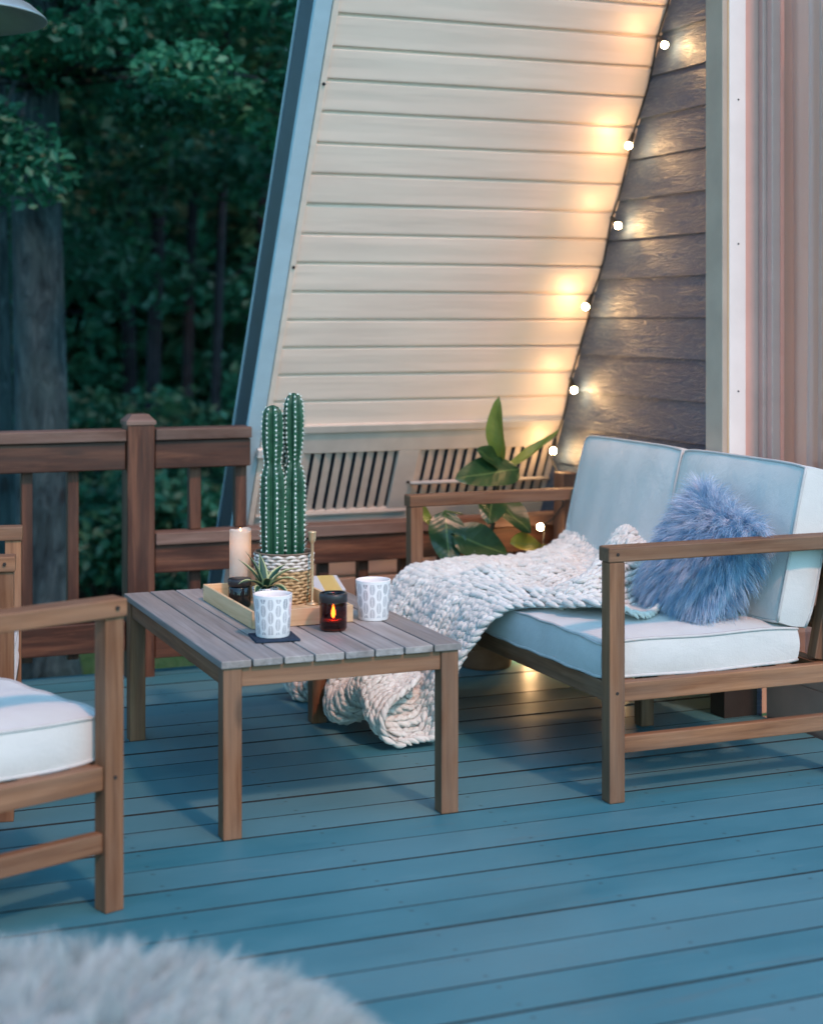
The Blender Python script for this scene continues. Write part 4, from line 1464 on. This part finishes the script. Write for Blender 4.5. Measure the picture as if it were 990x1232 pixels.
def trunk(mb, x, y, z0, h, r, lean=(0, 0), n=14, flare=1.5):
    K = 16
    pts = []; rad = []
    for i in range(K):
        f = (i / (K - 1)) ** 1.3
        pts.append((x + lean[0] * f * h + .02 * math.sin(f * 9 + x), y + lean[1] * f * h, z0 + f * h))
        rad.append(r * ((1 - .55 * f) + (flare - 1) * math.exp(-f * h / .22)))
    mb.tube(pts, rad, n)
    return np.array(pts)

def tree(lat, d, r, h, label, group, limbs, leaves, size, dark=True, lean=(0, 0), low=2.2, name='tree', cr=1.0, tone=(.1, .8), extra=None, mat='leaf_near'):
    x, y = site(lat, d)
    t = thing(name, label, 'tree', (x, y, GZ), 0, group)
    o = tuple(t.location)
    mb = MB()
    pts = trunk(mb, x, y, GZ - .1, h, r, lean)
    cs = []; rs = []
    for k in range(limbs):
        f = random.uniform(.18, .95)
        z = low + (h + GZ - low) * (k + random.random()) / limbs
        i = int(np.clip(np.searchsorted(pts[:, 2], z), 1, len(pts) - 1))
        b = pts[i - 1] + (pts[i] - pts[i - 1]) * ((z - pts[i - 1][2]) / (pts[i][2] - pts[i - 1][2] + 1e-6))
        az = random.uniform(0, 2 * PI)
        L = cr * random.uniform(1.0, 2.2) * (1.15 - .6 * (z - low) / (h - low + .1))
        e = b + np.array([math.cos(az) * L, math.sin(az) * L, random.uniform(-.25, .45) * L])
        m_ = (b + e) / 2 + np.array([0, 0, .12 * L])
        mb.tube([b, m_, e], [r * .18, r * .11, r * .03], 6)
        for f in (.45, .7, .95):
            cs.append(b + (e - b) * f + rng.normal(size=3) * .12); rs.append(random.uniform(.32, .6) * (cr ** .5))
    if extra:
        for lt, dd, z, rr in extra:
            ex, ey = site(lt, dd)
            cs.append((ex, ey, z)); rs.append(rr)
            if abs(rr) > .2:
                i = int(np.clip(np.searchsorted(pts[:, 2], z), 1, len(pts) - 1))
                b = pts[i]
                mb.tube([b, (b + np.array((ex, ey, z))) / 2 + np.array([0, 0, .15]), (ex, ey, z)], [r * .14, r * .08, .008], 5)
    mb.build('trunk', 'bark_dark' if dark else 'bark', t, smooth=True, origin=o)
    mb = MB()
    leaf_cloud(mb, cs, rs, leaves, size, .55, tone)
    mb.build('crown', mat, t, origin=o)
    return t

ex1 = [(-2.05 + .22 * i + random.uniform(-.1, .1), 8.6 + random.uniform(-.7, .5), 2.45 + .10 * math.sin(i * 1.9) + random.uniform(-.12, .3), random.uniform(.22, .36)) for i in range(9)]
ex1 += [(-2.2 + .25 * i, 8.8 + random.uniform(-.6, .6), 2.95 + random.uniform(-.15, .3), random.uniform(.25, .42)) for i in range(9)]
shade_canopy = [(random.uniform(-4.6, .4), random.uniform(7.0, 9.6), random.uniform(3.9, 6.8), random.uniform(.45, .75)) for i in range(46)]  # unseen overhead leaf clumps, added to shade the trunks and woods
ex1 += shade_canopy[:24]
ex1 += [(-2.3 + .13 * i, 8.2 + random.uniform(-.3, .3), 2.02 + random.uniform(-.15, .25), .34) for i in range(4)]
tree(-2.0, 9.0, .155, 11, 'large grey-barked tree trunk rising behind the railing at the left', None, 26, 60000, .075, False, (-.006, 0), 2.6, cr=1.2, extra=ex1, tone=(.2, 1))
tree(-2.47, 9.6, .17, 10, 'grey tree trunk cut by the left edge of the picture behind the armchair', None, 20, 24000, .12, False, (.002, 0), 3.0, extra=shade_canopy[24:])
gset = 'slender dark trees deeper in the woods'
spots = [(-2.05, 13.0, .062, 10), (-1.93, 14.2, .050, 11), (-1.45, 12.2, .040, 9), (-1.25, 13.6, .07, 11), (-3.1, 13.5, .09, 12), (-2.55, 15.5, .07, 12)]
labs = ['slender dark tree left of a close pair of trunks in the woods', 'slim dark tree of the close pair in the middle of the woods', 'thin young tree just left of the roof edge in the woods',
        'dark tree partly hidden by the blue roof edge', 'thick dark tree between the two grey trunks', 'dark tree far back seen over the railing near the grey trunk']
for (lt, d, r, h), lb in zip(spots, labs):
    tree(lt, d, r, h, lb, gset, 22, 14000, .12, True, (random.uniform(-.035, .035), random.uniform(-.02, .02)), 1.2, cr=1.25, tone=(0, .85), mat='leaf_far')

shr = [(-2.75, 11.6, .8, .9), (-1.95, 11.2, .6, .75), (-1.35, 11.0, .6, .85), (-.9, 11.8, .8, 1.1), (-2.35, 12.6, .9, 1.3), (-1.55, 12.8, .8, 1.5)]
slab = ['low dark shrub at the foot of the left trunks', 'low bush right of the large grey trunk seen through the balusters', 'bush behind the capped railing post', 'bush beside the foot of the roof edge',
        'taller bush rising above the railing by the large trunk', 'taller bush rising above the railing behind the post']
for (lt, d, rr, hh), lb in zip(shr, slab):
    x, y = site(lt, d)
    t = thing('shrub', lb, 'shrub', (x, y, GZ), 0, 'shrubs at the edge of the woods')
    o = tuple(t.location)
    mb = MB(); cs = []; rs = []
    for k in range(9):
        az = random.uniform(0, 2 * PI); L = rr * random.uniform(.3, .9)
        e = (x + math.cos(az) * L, y + math.sin(az) * L, GZ + hh * random.uniform(.4, 1))
        mb.tube([(x + .04 * math.cos(az), y + .04 * math.sin(az), GZ - .03), (x + .3 * math.cos(az) * L, y + .3 * math.sin(az) * L, GZ + hh * .35), e], [.014, .010, .004], 5)
        cs.append(e); rs.append(.34 * rr + .08)
    mb.build('stems', 'bark_dark', t, smooth=True, origin=o)
    mb = MB(); leaf_cloud(mb, cs, rs, 3000, .10, .8, (0, .9)); mb.build('foliage', 'leaf_far', t, origin=o)

# the far wood that closes the view
mb = MB()
cs = []; rs = []
for k in range(900):
    d = random.uniform(17, 30); lt = random.uniform(-13, 7)
    x, y = site(lt, d)
    cs.append((x, y, GZ + random.uniform(0, 11))); rs.append(random.uniform(.7, 1.5))
leaf_cloud(mb, cs, rs, 160000, .36, .8, (0, 1))
mb.build('far_woods', 'leaf_far', kind='stuff', label='dense dark leafy woods closing the view behind the trees', cat='woods')

# grass near the deck edge
N = 26000
lt = rng.uniform(-5.5, .3, N); d = rng.uniform(6.6, 10.9, N)
x = lt * math.cos(YAW) + d * math.sin(YAW); y = -lt * math.sin(YAW) + d * math.cos(YAW)
keep = y > 6.0
x, y = x[keep], y[keep]; N = len(x)
mb = MB()
strands(mb, np.stack([x, y, np.full(N, GZ - .04)], -1), np.stack([rng.normal(size=N) * .35, rng.normal(size=N) * .35, np.ones(N)], -1), rng.uniform(.07, .13, N), np.full(N, .008),
        np.full(N, .5), np.full(N, .004), np.clip(.5 + .3 * rng.normal(size=N), 0, 1), seg=2)
mb.build('lawn_grass', 'grass', kind='stuff', label='short green grass growing beyond the deck edge', cat='grass')

# --------------------------------------------------------------------------------------------
# light, sky, camera
# --------------------------------------------------------------------------------------------
to_light = Vector((.10, -.68, .72)).normalized()
L = bpy.data.lights.new('sun', 'SUN'); L.energy = 1.05; L.angle = R(4); L.color = (1, .45, .31)
so = bpy.data.objects.new('sun', L); COL.objects.link(so)
so.rotation_euler = to_light.to_track_quat('Z', 'Y').to_euler()
so.location = (3, -3, 8)
w = bpy.data.worlds.new('World'); sc.world = w; w.use_nodes = True
nt = w.node_tree; nt.nodes.clear()
sky = nt.nodes.new('ShaderNodeTexSky'); sky.sky_type = 'NISHITA'; sky.sun_disc = False
sky.sun_elevation = math.asin(to_light.z); sky.sun_rotation = math.atan2(to_light.x, to_light.y)
mx = nt.nodes.new('ShaderNodeMix'); mx.data_type = 'RGBA'; mx.blend_type = 'MULTIPLY'; mx.inputs[0].default_value = 1
mx.inputs[7].default_value = (.61, 1.0, 1.07, 1)
bg = nt.nodes.new('ShaderNodeBackground'); bg.inputs[1].default_value = .15
out = nt.nodes.new('ShaderNodeOutputWorld')
nt.links.new(sky.outputs[0], mx.inputs[6]); nt.links.new(mx.outputs[2], bg.inputs[0]); nt.links.new(bg.outputs[0], out.inputs[0])

cam = bpy.data.cameras.new('camera')
co = bpy.data.objects.new('camera', cam); COL.objects.link(co)
co.location = (0, 0, CAM_H); co.rotation_euler = (R(90), 0, -YAW)
cam.sensor_width = 36; cam.sensor_fit = 'AUTO'
cam.lens = 36 * 2000 / 1232
cam.shift_y = -(616 - 382) / 1232
cam.clip_end = 2000; cam.clip_start = .05
cam.dof.use_dof = True; cam.dof.focus_distance = 4.6; cam.dof.aperture_fstop = 2.2
sc.camera = co

sc.view_settings.view_transform = 'Standard'; sc.view_settings.look = 'None'
sc.view_settings.gamma = 1; sc.view_settings.use_curve_mapping = False
sc.view_settings.exposure = 1.12
sc.render.engine = 'CYCLES'
sc.cycles.use_denoising = True
sc.cycles.max_bounces = 8; sc.cycles.diffuse_bounces = 4; sc.cycles.glossy_bounces = 4; sc.cycles.transparent_max_bounces = 12
sc.cycles.caustics_reflective = False; sc.cycles.caustics_refractive = False
sc.cycles.sample_clamp_indirect = 4.0
